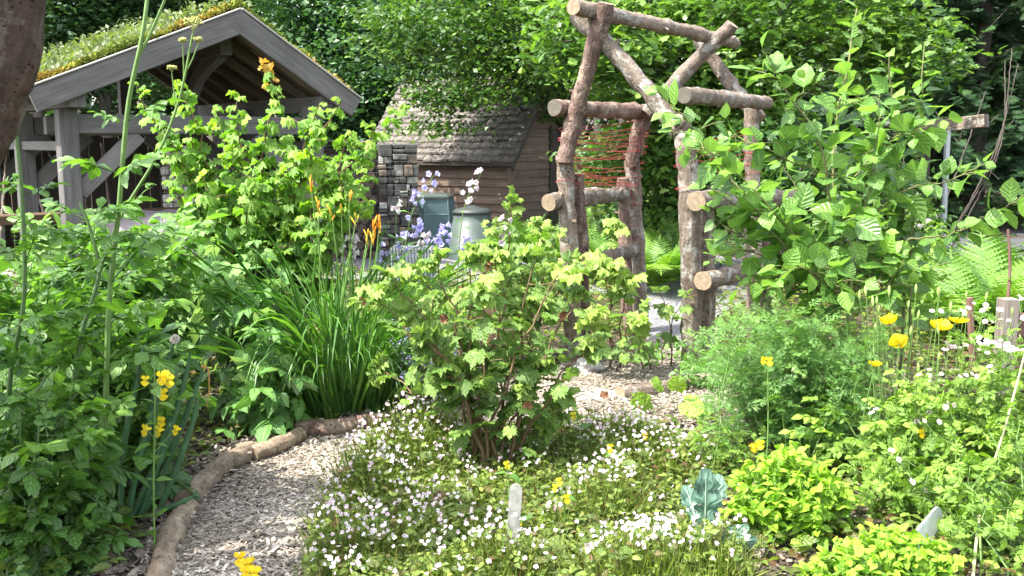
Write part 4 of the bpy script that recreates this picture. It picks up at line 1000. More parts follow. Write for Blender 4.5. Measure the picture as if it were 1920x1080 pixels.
# dark shrubs below it
tree('laurel_shrub', 'dark leafy shrub standing behind the twine side of the arch', B0(1230, 12.2), 1.5, .04,
     [(px(1190, 330, 12), A_(.75, .6, .6), 2), (px(1300, 370, 12.4), A_(.7, .6, .5), 1), (px(1250, 420, 11.6), A_(.6, .5, .35), 1)], 103, M['l_oak'], .09, 260, 22, .15, OAK+OV, trunks=3, nlimb=8, tint=(.25, .2))
tree('laurel_shrub', 'dark rounded shrub between the right arch posts and the young apple', B0(1480, 10.2), 1.3, .04,
     [(px(1440, 330, 10.2), A_(.6, .5, .55), 2), (px(1570, 380, 10.4), A_(.8, .5, .5), 2), (px(1690, 430, 10.5), A_(.4, .4, .35), 1)], 104, M['l_thorn'], .085, 300, 22, .14, OAK+OV, trunks=3, nlimb=8, tint=(.25, .2))
# left group behind the shelter
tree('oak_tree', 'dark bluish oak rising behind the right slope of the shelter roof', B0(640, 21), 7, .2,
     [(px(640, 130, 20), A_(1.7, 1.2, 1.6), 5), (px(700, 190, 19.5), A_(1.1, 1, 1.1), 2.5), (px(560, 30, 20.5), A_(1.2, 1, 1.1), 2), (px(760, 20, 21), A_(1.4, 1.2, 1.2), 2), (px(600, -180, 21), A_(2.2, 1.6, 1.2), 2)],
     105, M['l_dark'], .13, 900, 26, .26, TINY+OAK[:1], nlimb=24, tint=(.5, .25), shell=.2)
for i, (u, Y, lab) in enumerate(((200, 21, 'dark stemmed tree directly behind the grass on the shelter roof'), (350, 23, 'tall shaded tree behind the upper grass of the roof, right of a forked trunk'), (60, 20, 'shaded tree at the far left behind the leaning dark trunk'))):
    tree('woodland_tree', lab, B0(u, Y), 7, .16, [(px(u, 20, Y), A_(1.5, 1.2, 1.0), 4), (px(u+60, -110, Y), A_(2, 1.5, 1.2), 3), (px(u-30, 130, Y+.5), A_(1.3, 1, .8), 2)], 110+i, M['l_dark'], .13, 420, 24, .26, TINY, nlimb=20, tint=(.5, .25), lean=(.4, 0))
# dark conifers at the right
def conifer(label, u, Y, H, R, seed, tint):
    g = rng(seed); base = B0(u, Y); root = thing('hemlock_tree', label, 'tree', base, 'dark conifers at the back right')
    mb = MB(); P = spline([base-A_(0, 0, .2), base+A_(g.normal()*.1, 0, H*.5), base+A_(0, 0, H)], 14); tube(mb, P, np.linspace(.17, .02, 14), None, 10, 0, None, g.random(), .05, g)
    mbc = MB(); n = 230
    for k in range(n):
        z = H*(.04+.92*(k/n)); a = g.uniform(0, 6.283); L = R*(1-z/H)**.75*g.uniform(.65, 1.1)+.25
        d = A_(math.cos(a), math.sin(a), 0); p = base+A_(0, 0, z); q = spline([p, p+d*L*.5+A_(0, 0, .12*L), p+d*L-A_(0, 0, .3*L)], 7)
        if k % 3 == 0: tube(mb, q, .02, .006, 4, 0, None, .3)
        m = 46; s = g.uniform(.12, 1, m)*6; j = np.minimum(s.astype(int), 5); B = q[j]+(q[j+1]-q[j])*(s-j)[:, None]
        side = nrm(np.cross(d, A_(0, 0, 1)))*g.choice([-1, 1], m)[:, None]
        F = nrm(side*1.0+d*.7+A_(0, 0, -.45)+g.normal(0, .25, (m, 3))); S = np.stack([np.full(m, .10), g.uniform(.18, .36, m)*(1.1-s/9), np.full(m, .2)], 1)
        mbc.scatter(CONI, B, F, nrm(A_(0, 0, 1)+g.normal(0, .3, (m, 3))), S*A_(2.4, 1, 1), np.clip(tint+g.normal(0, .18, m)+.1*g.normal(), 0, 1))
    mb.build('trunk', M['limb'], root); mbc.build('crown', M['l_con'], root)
V = []; F_ = []; A__ = []
for k in range(9):
    y = .08+k*.1; w = .5*(1-.75*y)
    for sd in (1, -1):
        i = len(V); V += [(0, y-.035, 0), (sd*w, y+.10, -.05), (sd*w*.9, y+.135, -.05), (0, y+.03, 0)]; A__ += [(0, y), (1, y), (1, y), (0, y)]; F_.append((i, i+1, i+2, i+3) if sd > 0 else (i+3, i+2, i+1, i))
CONI = Tpl(V, A__, F_)
for i, (lab, u, Y, H, R, t) in enumerate((('tall dark hemlock right of the bright oak', 1640, 17.5, 9, 2.0, .4), ('dark hemlock with drooping boughs above the crossbeam', 1830, 18.5, 11, 2.6, .4),
        ('hemlock cut by the right picture edge', 2010, 17.5, 10, 2.4, .35), ('hemlock standing deeper behind the bright oak', 1470, 20.5, 11, 2.6, .5), ('shadowy hemlock between the crossbeam and the apple tips', 1735, 22, 12, 2.8, .3), ('distant hemlock at the far right', 1920, 23, 12, 3., .3))):
    conifer(lab, u, Y, H, R, 130+i, t)
# the wood behind everything
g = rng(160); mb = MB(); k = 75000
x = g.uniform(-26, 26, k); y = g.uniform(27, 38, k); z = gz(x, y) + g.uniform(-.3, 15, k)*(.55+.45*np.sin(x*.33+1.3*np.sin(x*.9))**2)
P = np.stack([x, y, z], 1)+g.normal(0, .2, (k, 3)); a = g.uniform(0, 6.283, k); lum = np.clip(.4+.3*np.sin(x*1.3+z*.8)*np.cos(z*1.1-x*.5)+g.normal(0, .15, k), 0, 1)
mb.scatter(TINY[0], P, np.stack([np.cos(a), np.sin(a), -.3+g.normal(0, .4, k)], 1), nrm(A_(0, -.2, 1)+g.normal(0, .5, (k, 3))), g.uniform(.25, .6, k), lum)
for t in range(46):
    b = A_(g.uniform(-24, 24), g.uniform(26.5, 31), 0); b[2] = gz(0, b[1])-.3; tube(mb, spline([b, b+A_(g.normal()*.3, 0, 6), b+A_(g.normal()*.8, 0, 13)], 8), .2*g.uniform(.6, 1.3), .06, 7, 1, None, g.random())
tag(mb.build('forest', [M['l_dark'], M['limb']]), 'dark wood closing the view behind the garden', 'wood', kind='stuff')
# leaning trunk at the top left, its crown above the frame
g = rng(170); b = A_(-2.25, 3.0, 0); root = thing('apple_tree', 'thick dark leaning trunk at the upper left edge', 'tree', b)
mb = MB(); P = spline([b-A_(0, 0, .1), at(-150, 420, 3.0), at(-72, 270, 3.0), at(-8, 90, 3.0), at(10, -100, 3.02), at(40, -250, 3.05), at(70, -420, 3.2)], 40)
P = P + g.normal(0, .004, P.shape); r = np.interp(np.linspace(0, 1, 40), [0, .3, .55, .75, 1], [.16, .125, .118, .13, .09])*(1+g.normal(0, .02, 40)); tube(mb, P, r, None, 26, 0, None, .4, .05, g)
C = A_(-2.0, 2.6, 3.9); mbc = MB(); CC = crown(mbc, [(A_(-3.7, 1.9, 3.9), A_(.95, 1.1, .7), 3), (A_(-4.1, 3.0, 3.7), A_(.8, .9, .6), 2)], 110, 16, .16, .09, APP[:2], g)
for i in g.choice(len(CC), 16, replace=False):
    q = spline([P[-1], P[-1]*.4+CC[i]*.6+A_(0, 0, .2), CC[i]], 9); tube(mb, q, .035, .008, 7, 0, None, .4)
mb.build('trunk', M['trunk'], root); mbc.build('crown', M['l_apple'], root)
# ------------------------------------------------------------------ shrubs and herbs of the beds
def shrub(name, label, cat, base, tips, seed, leafm, tpls, size, spacing, stemm='twig', r=.009, t0=.3, pet=.45, tilt=.5, droop=.3, tint=(.5, .2), ntw=3, ltw=.25, tt0=.35, up=.35, bspread=.06, group=None, jit=.28, tipt=None, tipsize=.8, opp=False, wig=.012):
    g = rng(seed); base = np.asarray(base, float); root = thing(name, label, cat, base, group); mb = MB(); mt = MB()
    for tp in tips:
        tp = np.asarray(tp, float); d = (tp-base)*A_(1, 1, 0); b = base + d*.12 + g.normal(0, bspread, 3)*A_(1, 1, 0); b[2] = -.02
        P = stem_curve(b, tp, g, up, 11, wig); ms = MB(); tube(ms, P, r*g.uniform(.85, 1.15), r*.3, 7, 0, None, g.random())
        tw = twigs(P, g, ntw, ltw, tt0, .92)
        for q in tw: tube(ms, q, r*.4, r*.2, 5, 0, None, g.random())
        ms.build('stem', M[stemm], root)
        Q, T, O, s = nodes(P, t0, 1, spacing, g.uniform(0, 6), g, opp=opp); put_leaves(mb, tpls, Q, T, O, size, g, pet, tilt, droop, tint, jit, tt=s, pmat=0)
        for q in tw:
            Q, T, O, s = nodes(q, .2, 1, spacing, g.uniform(0, 6), g, opp=opp); put_leaves(mb, tpls, Q, T, O, size*.9, g, pet, tilt, droop, tint, jit, tt=s, pmat=0)
        if tipt is not None:
            n = 5; Q = np.repeat(P[-1][None], n, 0)+g.normal(0, size*.25, (n, 3)); a = g.uniform(0, 6.28, n)
            put_leaves(mb, tipt, Q, np.repeat(A_(0, 0, 1)[None], n, 0), np.stack([np.cos(a), np.sin(a), 0*a], 1), size*tipsize, g, .1, .3, .1, (.85, .12), .4)
    mb.build('foliage', leafm, root); return root, g
def pts(l, Y, seed, dy=.3):
    g = rng(seed); return [at(u, v, Y+g.uniform(-dy, dy)) for u, v in l]
# currant in the middle of the picture
cur, g = shrub('currant_bush', 'large currant bush with crinkled pale leaf tips rising from the pink flowers', 'shrub', gp(925, 880), pts([(690, 560), (712, 690), (735, 520), (775, 500), (760, 590), (820, 490), (850, 560), (880, 470), (930, 480), (905, 550), (960, 520), (1010, 480), (1050, 510), (1000, 570), (1090, 560), (1110, 650), (800, 640), (1020, 690), (840, 700), (990, 740), (1060, 760), (880, 730), (1000, 800)], 4.7, 1, .38), 201, M['l_cur'], CUR, .09, .055, r=.0085, t0=.36, ntw=2, ltw=.22, tint=(.36, .2), tipt=CURLY, tipsize=1.0, droop=.3)
mb = MB(); P = np.array(pts([(838, 600), (915, 500), (925, 505), (870, 540), (1060, 590), (990, 765), (1130, 745), (683, 565)], 4.5, 3, .25))
bl = plain('brown_leaf', (.16, .07, .03), .8, .3)
for q in P: mb = MB(); mb.scatter(CURLY[1], q[None], g.normal(0, 1, (1, 3)), g.normal(0, 1, (1, 3)), .04, .5); mb.build('dead_leaf', bl, cur)
shrub('currant_bush', 'smaller currant bush behind the big one, left of the arch posts', 'shrub', gp(985, 660), pts([(920, 430), (960, 380), (1010, 420), (980, 470), (1050, 440), (940, 500), (1030, 500), (1090, 490), (890, 470)], 6.7, 2, .3), 202, M['l_cur'], CUR, .085, .05, r=.008, t0=.3, tint=(.42, .2), tipt=CURLY)
shrub('currant_bush', 'young currant with a round pale leaf head in front of the arch posts', 'shrub', gp(1150, 690), pts([(1153, 425), (1140, 495), (1175, 520), (1200, 590), (1110, 600)], 6.3, 4, .15), 203, M['l_cur'], CUR, .09, .09, r=.007, t0=.35, tint=(.6, .2), tipt=CURLY, tipsize=1.3, ntw=1)
shrub('currant_bush', 'low currant shoots spreading over the chips before the right arch post', 'shrub', gp(1250, 690), pts([(1235, 540), (1290, 550), (1200, 640), (1160, 650)], 6.2, 5, .25), 204, M['l_cur'], CUR, .07, .08, r=.006, t0=.3, tint=(.5, .2), ntw=1, ltw=.18)
# hazel
shrub('hazel_shrub', 'contorted hazel with crumpled yellow green leaves before the shelter', 'shrub', A_(-1.65, 6.6, 0), pts([(255, 160), (300, 230), (330, 150), (360, 260), (400, 200), (445, 175), (440, 250), (503, 140), (540, 260), (600, 195), (640, 190), (660, 250), (700, 240), (755, 195), (620, 300), (560, 330), (470, 320), (380, 330), (320, 330), (690, 320), (520, 380), (610, 390), (660, 370), (410, 400), (350, 420), (460, 400), (560, 420)], 6.5, 6, .4), 205, M['l_haz'], HAZ, .082, .04, r=.011, t0=.42, pet=.25, tilt=.3, droop=.45, tint=(.52, .2), ntw=4, ltw=.26, up=.3, wig=.03)
mb = MB(); g = rng(9); Pt = at(503, 138, 6.5); mb.scatter(HAZ[0], Pt+g.normal(0, .03, (9, 3)), g.normal(0, 1, (9, 3)), g.normal(0, 1, (9, 3)), .05, g.uniform(.3, 1, 9))
mb.build('bronze_tip', leafmat('bronze_leaf', [(.3, .14, .04), (.4, .2, .05), (.42, .3, .06)], .35, .5), bpy.data.objects['hazel_shrub'])
# raspberries
shrub('raspberry_plant', 'raspberry cane with pale backed leaves just right of the monkey flowers', 'raspberry', gp(490, 805), pts([(480, 570), (450, 640), (520, 620), (500, 690), (545, 700), (420, 690), (470, 730), (540, 770), (440, 770), (420, 740), (500, 780), (410, 800), (560, 740)], 5.15, 11, .12), 206, M['l_ras'], RAS, .175, .06, 'dstem', r=.006, t0=.15, pet=.05, tilt=.3, droop=.35, tint=(.5, .2), ntw=1, ltw=.15, jit=.2)
shrub('raspberry_plant', 'tall raspberry clump below the hazel, left of the strap leaves', 'raspberry', gp(470, 760), pts([(400, 460), (450, 480), (350, 500), (490, 450), (530, 500), (420, 530), (380, 560), (500, 540), (560, 540), (330, 560), (450, 590), (540, 600)], 5.8, 12, .3), 207, M['l_ras'], RAS, .2, .07, 'dstem', r=.007, t0=.2, pet=.05, tilt=.3, droop=.4, tint=(.5, .2), ntw=2, ltw=.2, jit=.2)
shrub('raspberry_plant', 'raspberry clump farther back below the shelter post', 'raspberry', gp(330, 720), pts([(290, 430), (330, 405), (250, 450), (370, 415), (410, 395), (215, 465), (305, 400), (270, 420), (310, 510), (230, 520), (280, 560), (400, 480)], 6.4, 13, .3), 208, M['l_ras'], RAS, .2, .07, 'dstem', r=.007, t0=.2, pet=.05, tilt=.3, droop=.4, tint=(.6, .2), ntw=2, ltw=.2, jit=.2)
# lovage
def lov(label, base, tips, seed, size=.30, sp=.11, tint=(.45, .2), r=.008, t0=.12, ntw=2):
    return shrub('lovage_plant', label, 'lovage', base, tips, seed, M['l_lov'], LOV, size, sp, 'dstem', r=r, t0=t0, pet=.08, tilt=.75, droop=.25, tint=tint, ntw=ntw, ltw=.22, jit=.22, up=.5)
lov('lovage clump filling the lower left corner below the dark trunk', gp(60, 1080), pts([(20, 700), (90, 660), (150, 720), (40, 800), (120, 850), (170, 800), (0, 900), (150, 920), (80, 930), (130, 780), (140, 1000), (60, 1020), (30, 760), (100, 720)], 3.55, 21, .2), 211, .21, .05, (.4, .2), ntw=3)
lov('lovage clump behind the yellow monkey flowers', gp(190, 940), pts([(110, 560), (170, 600), (230, 580), (60, 600), (260, 640), (200, 680), (300, 660), (140, 660), (250, 720), (190, 760), (230, 690), (120, 640)], 4.3, 22, .25), 212, .25, .058, (.5, .2), ntw=3)
lov('lovage clump with light upper leaves at the left edge, halfway up', gp(60, 900), pts([(20, 520), (70, 470), (110, 520), (0, 590), (150, 500), (40, 620), (130, 600), (-30, 540), (190, 520), (90, 690)], 4.6, 23, .25), 213, .27, .06, (.6, .2), ntw=3)
lov('lovage behind the others, below the left shelter post', gp(240, 800), pts([(190, 450), (240, 470), (285, 445), (140, 460), (215, 425), (60, 455), (155, 430), (320, 440), (220, 560), (310, 540), (170, 540), (100, 450), (270, 590)], 5.3, 24, .25), 214, .28, .066, (.6, .2), ntw=3)
def stalk(label, P, r0, r1, leaves, umbels, seed, bname='stem'):
    g = rng(seed); root = thing('lovage_stalk', label, 'lovage stalk', P[0]*A_(1, 1, 0)); bq = P[0]+(P[0]-P[1])*(P[0][2]/max(P[1][2]-P[0][2], .05))*.55; bq[2] = 0; PP = spline([bq, bq*.5+P[0]*.5]+P[0:], 26)
    ms = MB(); tube(ms, PP, r0, r1, 10, 0, None, .4); mb = MB(); ug = plain('umbel_green', (.3, .32, .09), .6) if umbels else None
    for (t, n, sz, az) in leaves:
        q = PP[int(t*23)]
        for k in range(n):
            a = az+k*2.4+g.normal()*.3; O = A_(math.cos(a), math.sin(a)*.6, 0)
            put_leaves(mb, LOV, q[None], A_(0, 0, 1)[None], O[None], sz, g, .05, .7, .3, (.55, .15), .15)
    for (P0, P1, sz) in umbels:
        q = spline([P0, (P0+P1)/2+A_(0, 0, -.01), P1], 6); tube(ms, q, r1*.8, r1*.5, 7); um = MB()
        for k in range(12):
            a = k*2.4; d = nrm(A_(math.cos(a)*.8*((k+1)/12)**.5, math.sin(a)*.8*((k+1)/12)**.5, .9)); e = P1+d*sz*.6
            tube(um, [P1, e], .0012, .001, 4)
            m = 9; um.scatter(BALL, e+nrm(g.normal(0, 1, (m, 3)))*sz*.16, A_(0, 1, 0), A_(0, 0, 1), g.uniform(.003, .006, m), .5)
        um.build('seed_umbel', ug, root)
    ms.build('stem', M['gstem'] if umbels else M['dstem'], root); mb.build('foliage', M['l_lov'], root)
stalk('thick pale lovage stalk rising out of the top of the picture', [at(205, 560, 3.9), at(222, 400, 3.9), at(240, 200, 3.9), at(268, 60, 3.9), at(285, -80, 3.95)], .0125, .007, [(.5, 2, .22, .3), (.62, 3, .25, 2.8), (.72, 2, .16, 0), (.4, 3, .28, 1.), (.3, 3, .28, 2.)], [(at(258, 110, 3.9), at(310, 0, 3.9), .06), (at(258, 110, 3.9), at(325, -40, 3.9), .06)], 31)
stalk('slim curved lovage stalk ending in yellowish umbels before the shelter gable', [at(165, 600, 4.1), at(215, 430, 4.1), at(290, 300, 4.1), at(335, 190, 4.1), at(362, 62, 4.1)], .009, .0045, [(.55, 2, .16, .2), (.45, 3, .22, 2), (.68, 1, .1, .2), (.35, 3, .28, 1)], [(at(352, 100, 4.1), at(362, 58, 4.1), .075), (at(345, 140, 4.1), at(372, 82, 4.1), .035), (at(345, 150, 4.1), at(343, 82, 4.1), .03), (at(330, 200, 4.1), at(322, 135, 4.1), .035)], 32)
stalk('upright lovage stalk beside the leaning dark trunk', [at(20, 700, 3.6), at(45, 560, 3.6), at(42, 380, 3.6), at(28, 230, 3.6), at(20, 150, 3.6)], .011, .005, [(.75, 2, .2, .2), (.62, 3, .24, .0), (.5, 3, .26, 1.0), (.4, 3, .28, 2)], [], 33)
stalk('forked dark lovage stem with a fresh leaf top left of the shelter brace', [at(150, 640, 3.8), at(185, 520, 3.8), at(172, 440, 3.8), at(150, 380, 3.8)], .012, .005, [(.98, 3, .2, .3), (.85, 3, .22, 1.3), (.7, 2, .22, 2.3)], [], 34)
# strap leaved clump with bud stems
g = rng(61); b = gp(640, 770); dl = thing('daylily_clump', 'clump of long arching strap leaves beside the chip path', 'daylily', b)
mb = MB(); k = 420; a = g.uniform(0, 6.283, k); rr = .22*np.sqrt(g.random(k)); P = b+np.stack([np.cos(a)*rr*1.3, np.sin(a)*rr, 0*a], 1)
a2 = a+g.normal(0, .6, k); lean = g.uniform(.08, .7, k); F = np.stack([np.cos(a2)*lean, np.sin(a2)*lean, 1+0*a], 1); N = -np.stack([np.cos(a2), np.sin(a2), 0*a], 1)+g.normal(0, .2, (k, 3))
L = g.uniform(.65, 1.2, k); wv = g.choice(6, k, p=[.12, .2, .26, .2, .14, .08]); T = np.clip(g.normal(.45, .22, k), 0, 1)
for i, t in enumerate(STR): q = wv == i; mb.scatter(t, P[q], F[q], -N[q]*-1, np.stack([np.full(q.sum(), .021)*g.uniform(.7, 1.2, q.sum()), L[q], L[q]], 1), T[q])
mb.build('foliage', M['l_str'], dl)
for i, (u, v, nb) in enumerate([(582, 340, 4), (597, 385, 4), (622, 400, 3), (700, 425, 6), (690, 440, 4), (712, 418, 4), (655, 370, 2), (640, 395, 2), (668, 410, 3), (735, 520, 2)]):
    e = at(u, v, 5.5+g.normal()*.12); s0 = b+g.normal(0, .1, 3)*A_(1, 1, 0); ms = MB(); P = spline([s0, s0*.4+e*.6+g.normal(0, .01, 3), e], 9); tube(ms, P, .005, .0032, 7); st = ms.build('flower_stem', M['gstem'], dl)
    for k in range(nb):
        d = nrm(A_(g.normal()*.3, g.normal()*.25, 1)); mbb = MB(); mbb.scatter(SPIN, (e-A_(0, 0, .02*k))[None], d, A_(1, 0, 0), np.array([[.05, g.uniform(.035, .065), .05]])*(1.25 if u > 695 else 1)*A_(.75, 1, .75), g.uniform(0, .55) if (u < 695 or k > 2) else g.uniform(.5, .9)); mbb.build('bud', M['o_bud'], st)
# bellflowers
def bellflower(label, base, P, mat, seed, n, side=True):
    g = rng(seed); root = thing('bellflower', label, 'bellflower', base, 'bellflowers between the strap leaves and the compost bins'); ms = MB(); PP = spline([base]+P, 16); tube(ms, PP, .004, .002, 6); ms.build('stem', M['gstem'], root)
    mb = MB(); Q, T, O, s = nodes(PP, .1, .8, .05, 0, g); put_leaves(mb, OV, Q, T, O, .07, g, .05, .6, .3); mb.build('foliage', M['l_str'], root)
    Q, T, O, s = nodes(PP, .55, 1., 1, 0, g)
    for k in range(n):
        j = 15-int(k*7/max(n, 1)); q = PP[j]+g.normal(0, .012, 3); d = nrm(A_(g.normal()*.8, -.5+g.normal()*.5, .15+g.normal()*.4)); f = MB(); tube(f, [q, q+d*.02], .0015, .0015, 4, 1)
        f.scatter(BELL, (q+d*.018)[None], np.cross(d, A_(.3, .2, .9)), d, .021*g.uniform(.85, 1.25), g.random()); f.build('flower', [mat, M['gstem']], root)
cb = [('lilac bellflower spike leaning in front of the boxy compost bin', (730, 480), [(765, 430), (812, 330)], 'p_pet', 9), ('white bellflower spike in front of the round compost bin', (850, 490), [(865, 420), (902, 325)], 'w_pet', 9),
      ('short white bellflower left of the boxy compost bin', (735, 480), [(742, 430), (745, 378)], 'w_pet', 5), ('lilac bellflower cluster low before the grey crate', (745, 560), [(750, 500), (758, 440)], 'p_pet', 8),
      ('dense lilac bellflower cluster right of the grey crate', (815, 560), [(822, 500), (832, 430)], 'p_pet', 13), ('white bellflowers mixed with the lilac cluster', (800, 560), [(795, 500), (800, 440)], 'w_pet', 8),
      ('lilac bellflower nearest the currant top', (870, 560), [(868, 500), (876, 445)], 'p_pet', 5), ('white bellflowers at the right end, before the fern', (940, 540), [(935, 480), (950, 412)], 'w_pet', 10),
      ('white bellflower cluster behind the daylily stems', (655, 560), [(655, 500), (660, 440)], 'w_pet', 9), ('faint white bellflower left among the daylily stems', (620, 520), [(622, 460), (618, 385)], 'w_pet', 7),
      ('low lilac bellflower under the daylily buds', (705, 570), [(712, 520), (716, 465)], 'p_pet', 6), ('white bellflower lowest among the strap leaf tips', (665, 590), [(668, 530), (655, 485)], 'w_pet', 8), ('pale lilac bellflower with drooping bells beside the white spike', (800, 520), [(790, 470), (783, 415)], 'p_pet', 6)]
for i, (lab, b, P, m, n) in enumerate(cb):
    Y = 6.3+.12*(i % 4); q = at(b[0], b[1], Y); q[2] = 0; bellflower(lab, q, [at(u, v, Y) for u, v in P], M[m], 70+i, n+(4 if m == 'p_pet' else 1))
# lilac catmint behind the currant
g = rng(90); b = gp(790, 760); root = thing('catmint_plant', 'hazy lilac flower clump behind the left side of the currant', 'catmint', b); mb = MB(); mf = MB(); ms = MB()
for k in range(46):
    t = at(g.uniform(735, 900), g.uniform(600, 700), 5.5+g.uniform(-.2, .2)); s0 = b+g.normal(0, .1, 3)*A_(1, 1, 0); P = spline([s0, (s0+t)/2+A_(0, 0, .06), t], 8); tube(ms, P, .0022, .0012, 4)
    Q, T, O, s = nodes(P, .1, .9, .03, 0, g); put_leaves(mb, OV, Q, T, O, .03, g, .1); m = 26; q = P[5]+(P[7]-P[5])*g.random((m, 1)); mf.scatter(TINY[1], q+g.normal(0, .008, (m, 3)), g.normal(0, 1, (m, 3)), g.normal(0, 1, (m, 3)), .014, g.random(m))
ms.build('stem', M['gstem'], root); mb.build('foliage', M['l_str'], root); mf.build('flower_spray', M['p_pet'], root)
# young fruit tree on the right
BR = [([(1592, 640), (1580, 500), (1562, 310), (1585, 150), (1606, 15)], 5.3, .012), ([(1692, 640), (1695, 470), (1690, 330), (1672, 200), (1668, 95)], 5.4, .011), ([(1706, 640), (1712, 430), (1722, 250), (1732, 85)], 5.2, .010),
      ([(1560, 400), (1535, 260), (1480, 180), (1432, 95)], 5.15, .007), ([(1575, 560), (1480, 470), (1380, 350), (1300, 240), (1228, 165)], 4.95, .008), ([(1580, 520), (1470, 420), (1360, 300), (1290, 280)], 5.0, .006), ([(1570, 330), (1500, 310), (1400, 265), (1360, 270)], 5.1, .005),
      ([(1610, 430), (1690, 360), (1770, 340), (1850, 308)], 5.15, .006), ([(1700, 450), (1780, 440), (1850, 405), (1925, 368)], 4.9, .006), ([(1600, 330), (1660, 270), (1720, 240), (1790, 215)], 5.25, .005), ([(1585, 560), (1540, 470), (1480, 470), (1400, 450), (1330, 400)], 4.9, .006),
      ([(1585, 540), (1640, 490), (1700, 500), (1740, 520)], 5.0, .006), ([(1590, 560), (1560, 440), (1500, 360), (1460, 300)], 5.3, .006), ([(1690, 420), (1640, 330), (1620, 230), (1580, 170)], 5.5, .006), ([(1580, 560), (1500, 530), (1420, 500)], 5.1, .006), ([(1590, 500), (1620, 400), (1640, 300), (1650, 180)], 5.2, .006),
      ([(1585, 545), (1530, 520), (1470, 420), (1440, 350)], 5.45, .006), ([(1600, 560), (1650, 450), (1700, 400), (1750, 330)], 5.45, .006), ([(1590, 580), (1600, 470), (1560, 420), (1520, 430)], 4.8, .006), ([(1590, 600), (1560, 540), (1500, 500), (1440, 540)], 4.9, .005), ([(1600, 600), (1560, 520), (1540, 480)], 4.75, .005), ([(1620, 600), (1660, 540), (1700, 480)], 4.9, .005), ([(1590, 560), (1500, 440), (1420, 400), (1350, 340)], 5.2, .005), ([(1600, 560), (1580, 440), (1610, 340)], 5.0, .005), ([(1590, 580), (1500, 520), (1400, 470), (1330, 490)], 5.1, .005), ([(1580, 540), (1480, 440), (1390, 390), (1330, 350)], 5.2, .005), ([(1590, 560), (1520, 480), (1440, 430), (1400, 360)], 5.0, .005), ([(1600, 580), (1540, 560), (1460, 520), (1380, 540)], 5.2, .005), ([(1640, 560), (1660, 480), (1640, 420), (1600, 380)], 4.85, .006)]
g = rng(95); ab = A_(at(1610, 600, 5.3)[0], 5.3, 0); root = thing('fruit_tree', 'young fruit tree with big round bright leaves in front of the right arch posts', 'tree', ab); mb = MB()
for i, (P, Y, r) in enumerate(BR):
    Q = [at(u, v, Y+.06*j*(-1)**i) for j, (u, v) in enumerate(P)]
    if i < 3: Q = [A_(Q[0][0], Q[0][1], -.05)]+Q
    PP = spline(Q, 22)+g.normal(0, .004, (22, 3)); ms = MB(); tube(ms, PP, r, r*.35, 8, 0, None, g.random())
    tw = twigs(PP, g, 4 if i >= 3 else 6, .2, .3, .9, .3)
    for q in tw: tube(ms, q, .003, .0018, 5, 0, None, .5)
    ms.build('branch', M['ystem'], root)
    for q, t0 in [(PP, .22 if i >= 3 else .3)]+[(q, .15) for q in tw]:
        a, T, O, s = nodes(q, t0, 1, .036, g.uniform(0, 6), g); put_leaves(mb, APP, a, T, O, .106, g, .22, .5, .12, (.5, .22), .38, tt=s, pmat=0, upw=1.1)
mb.build('foliage', M['l_apple'], root)
# feathery plant, golden herb, pale right hand herbs
tg = []; gg = rng(96)
for k in range(78):
    u = gg.uniform(1285, 1690); v = 565+190*abs((u-1480)/210)**2.5*.3+gg.uniform(0, 200)**1.0*gg.random(); tg.append(at(u, v, 4.95+gg.uniform(-.45, .4)))
shrub('wormwood_plant', 'bushy feathery green plant with finely cut leaves right of the path', 'herb', gp(1490, 860), tg, 221, M['l_art'], ART, .10, .021, 'gstem', r=.004, t0=.2, pet=.02, tilt=.6, droop=.2, tint=(.5, .2), ntw=2, ltw=.13, bspread=.14, up=.5)
def mound(name, label, cat, cpx, Yb, rx, ry, h, n, seed, leafm, tpls, size, sp, tint, r=.003, opp=True, stemm='gstem', t0=.35, pet=.1, asp=.62):
    g = rng(seed); b = gp(*cpx); T = []
    for k in range(n):
        a = g.uniform(0, 6.283); q = math.sqrt(g.random()); T.append(b+A_(rx*q*math.cos(a), ry*q*math.sin(a), h*(1-.65*q**2.2)*g.uniform(.8, 1.08)))
    root, _ = shrub(name, label, cat, b, T, seed, leafm, tpls, size, sp, stemm, r=r, t0=t0, pet=pet, tilt=.35, droop=.2, tint=tint, ntw=0, bspread=rx*.35, opp=opp, up=.4, tipt=tpls, tipsize=.7); return root
mound('golden_marjoram', 'rounded mound of lime yellow herb leaves at the bottom right', 'herb', (1480, 1000), 3.7, .27, .24, .33, 78, 231, M['l_mar'], MARJ, .05, .036, (.5, .22), t0=.25, asp=.8)
mound('golden_marjoram', 'second lime green herb clump low beside the tilted white label', 'herb', (1680, 1090), 3.45, .22, .16, .17, 60, 232, M['l_mar'], MARJ, .045, .034, (.4, .2))
mound('golden_marjoram', 'loose pale shoots at the bottom edge, right of the golden mound', 'herb', (1600, 1110), 3.35, .17, .12, .17, 40, 233, M['l_mar'], MARJ, .045, .034, (.3, .2))
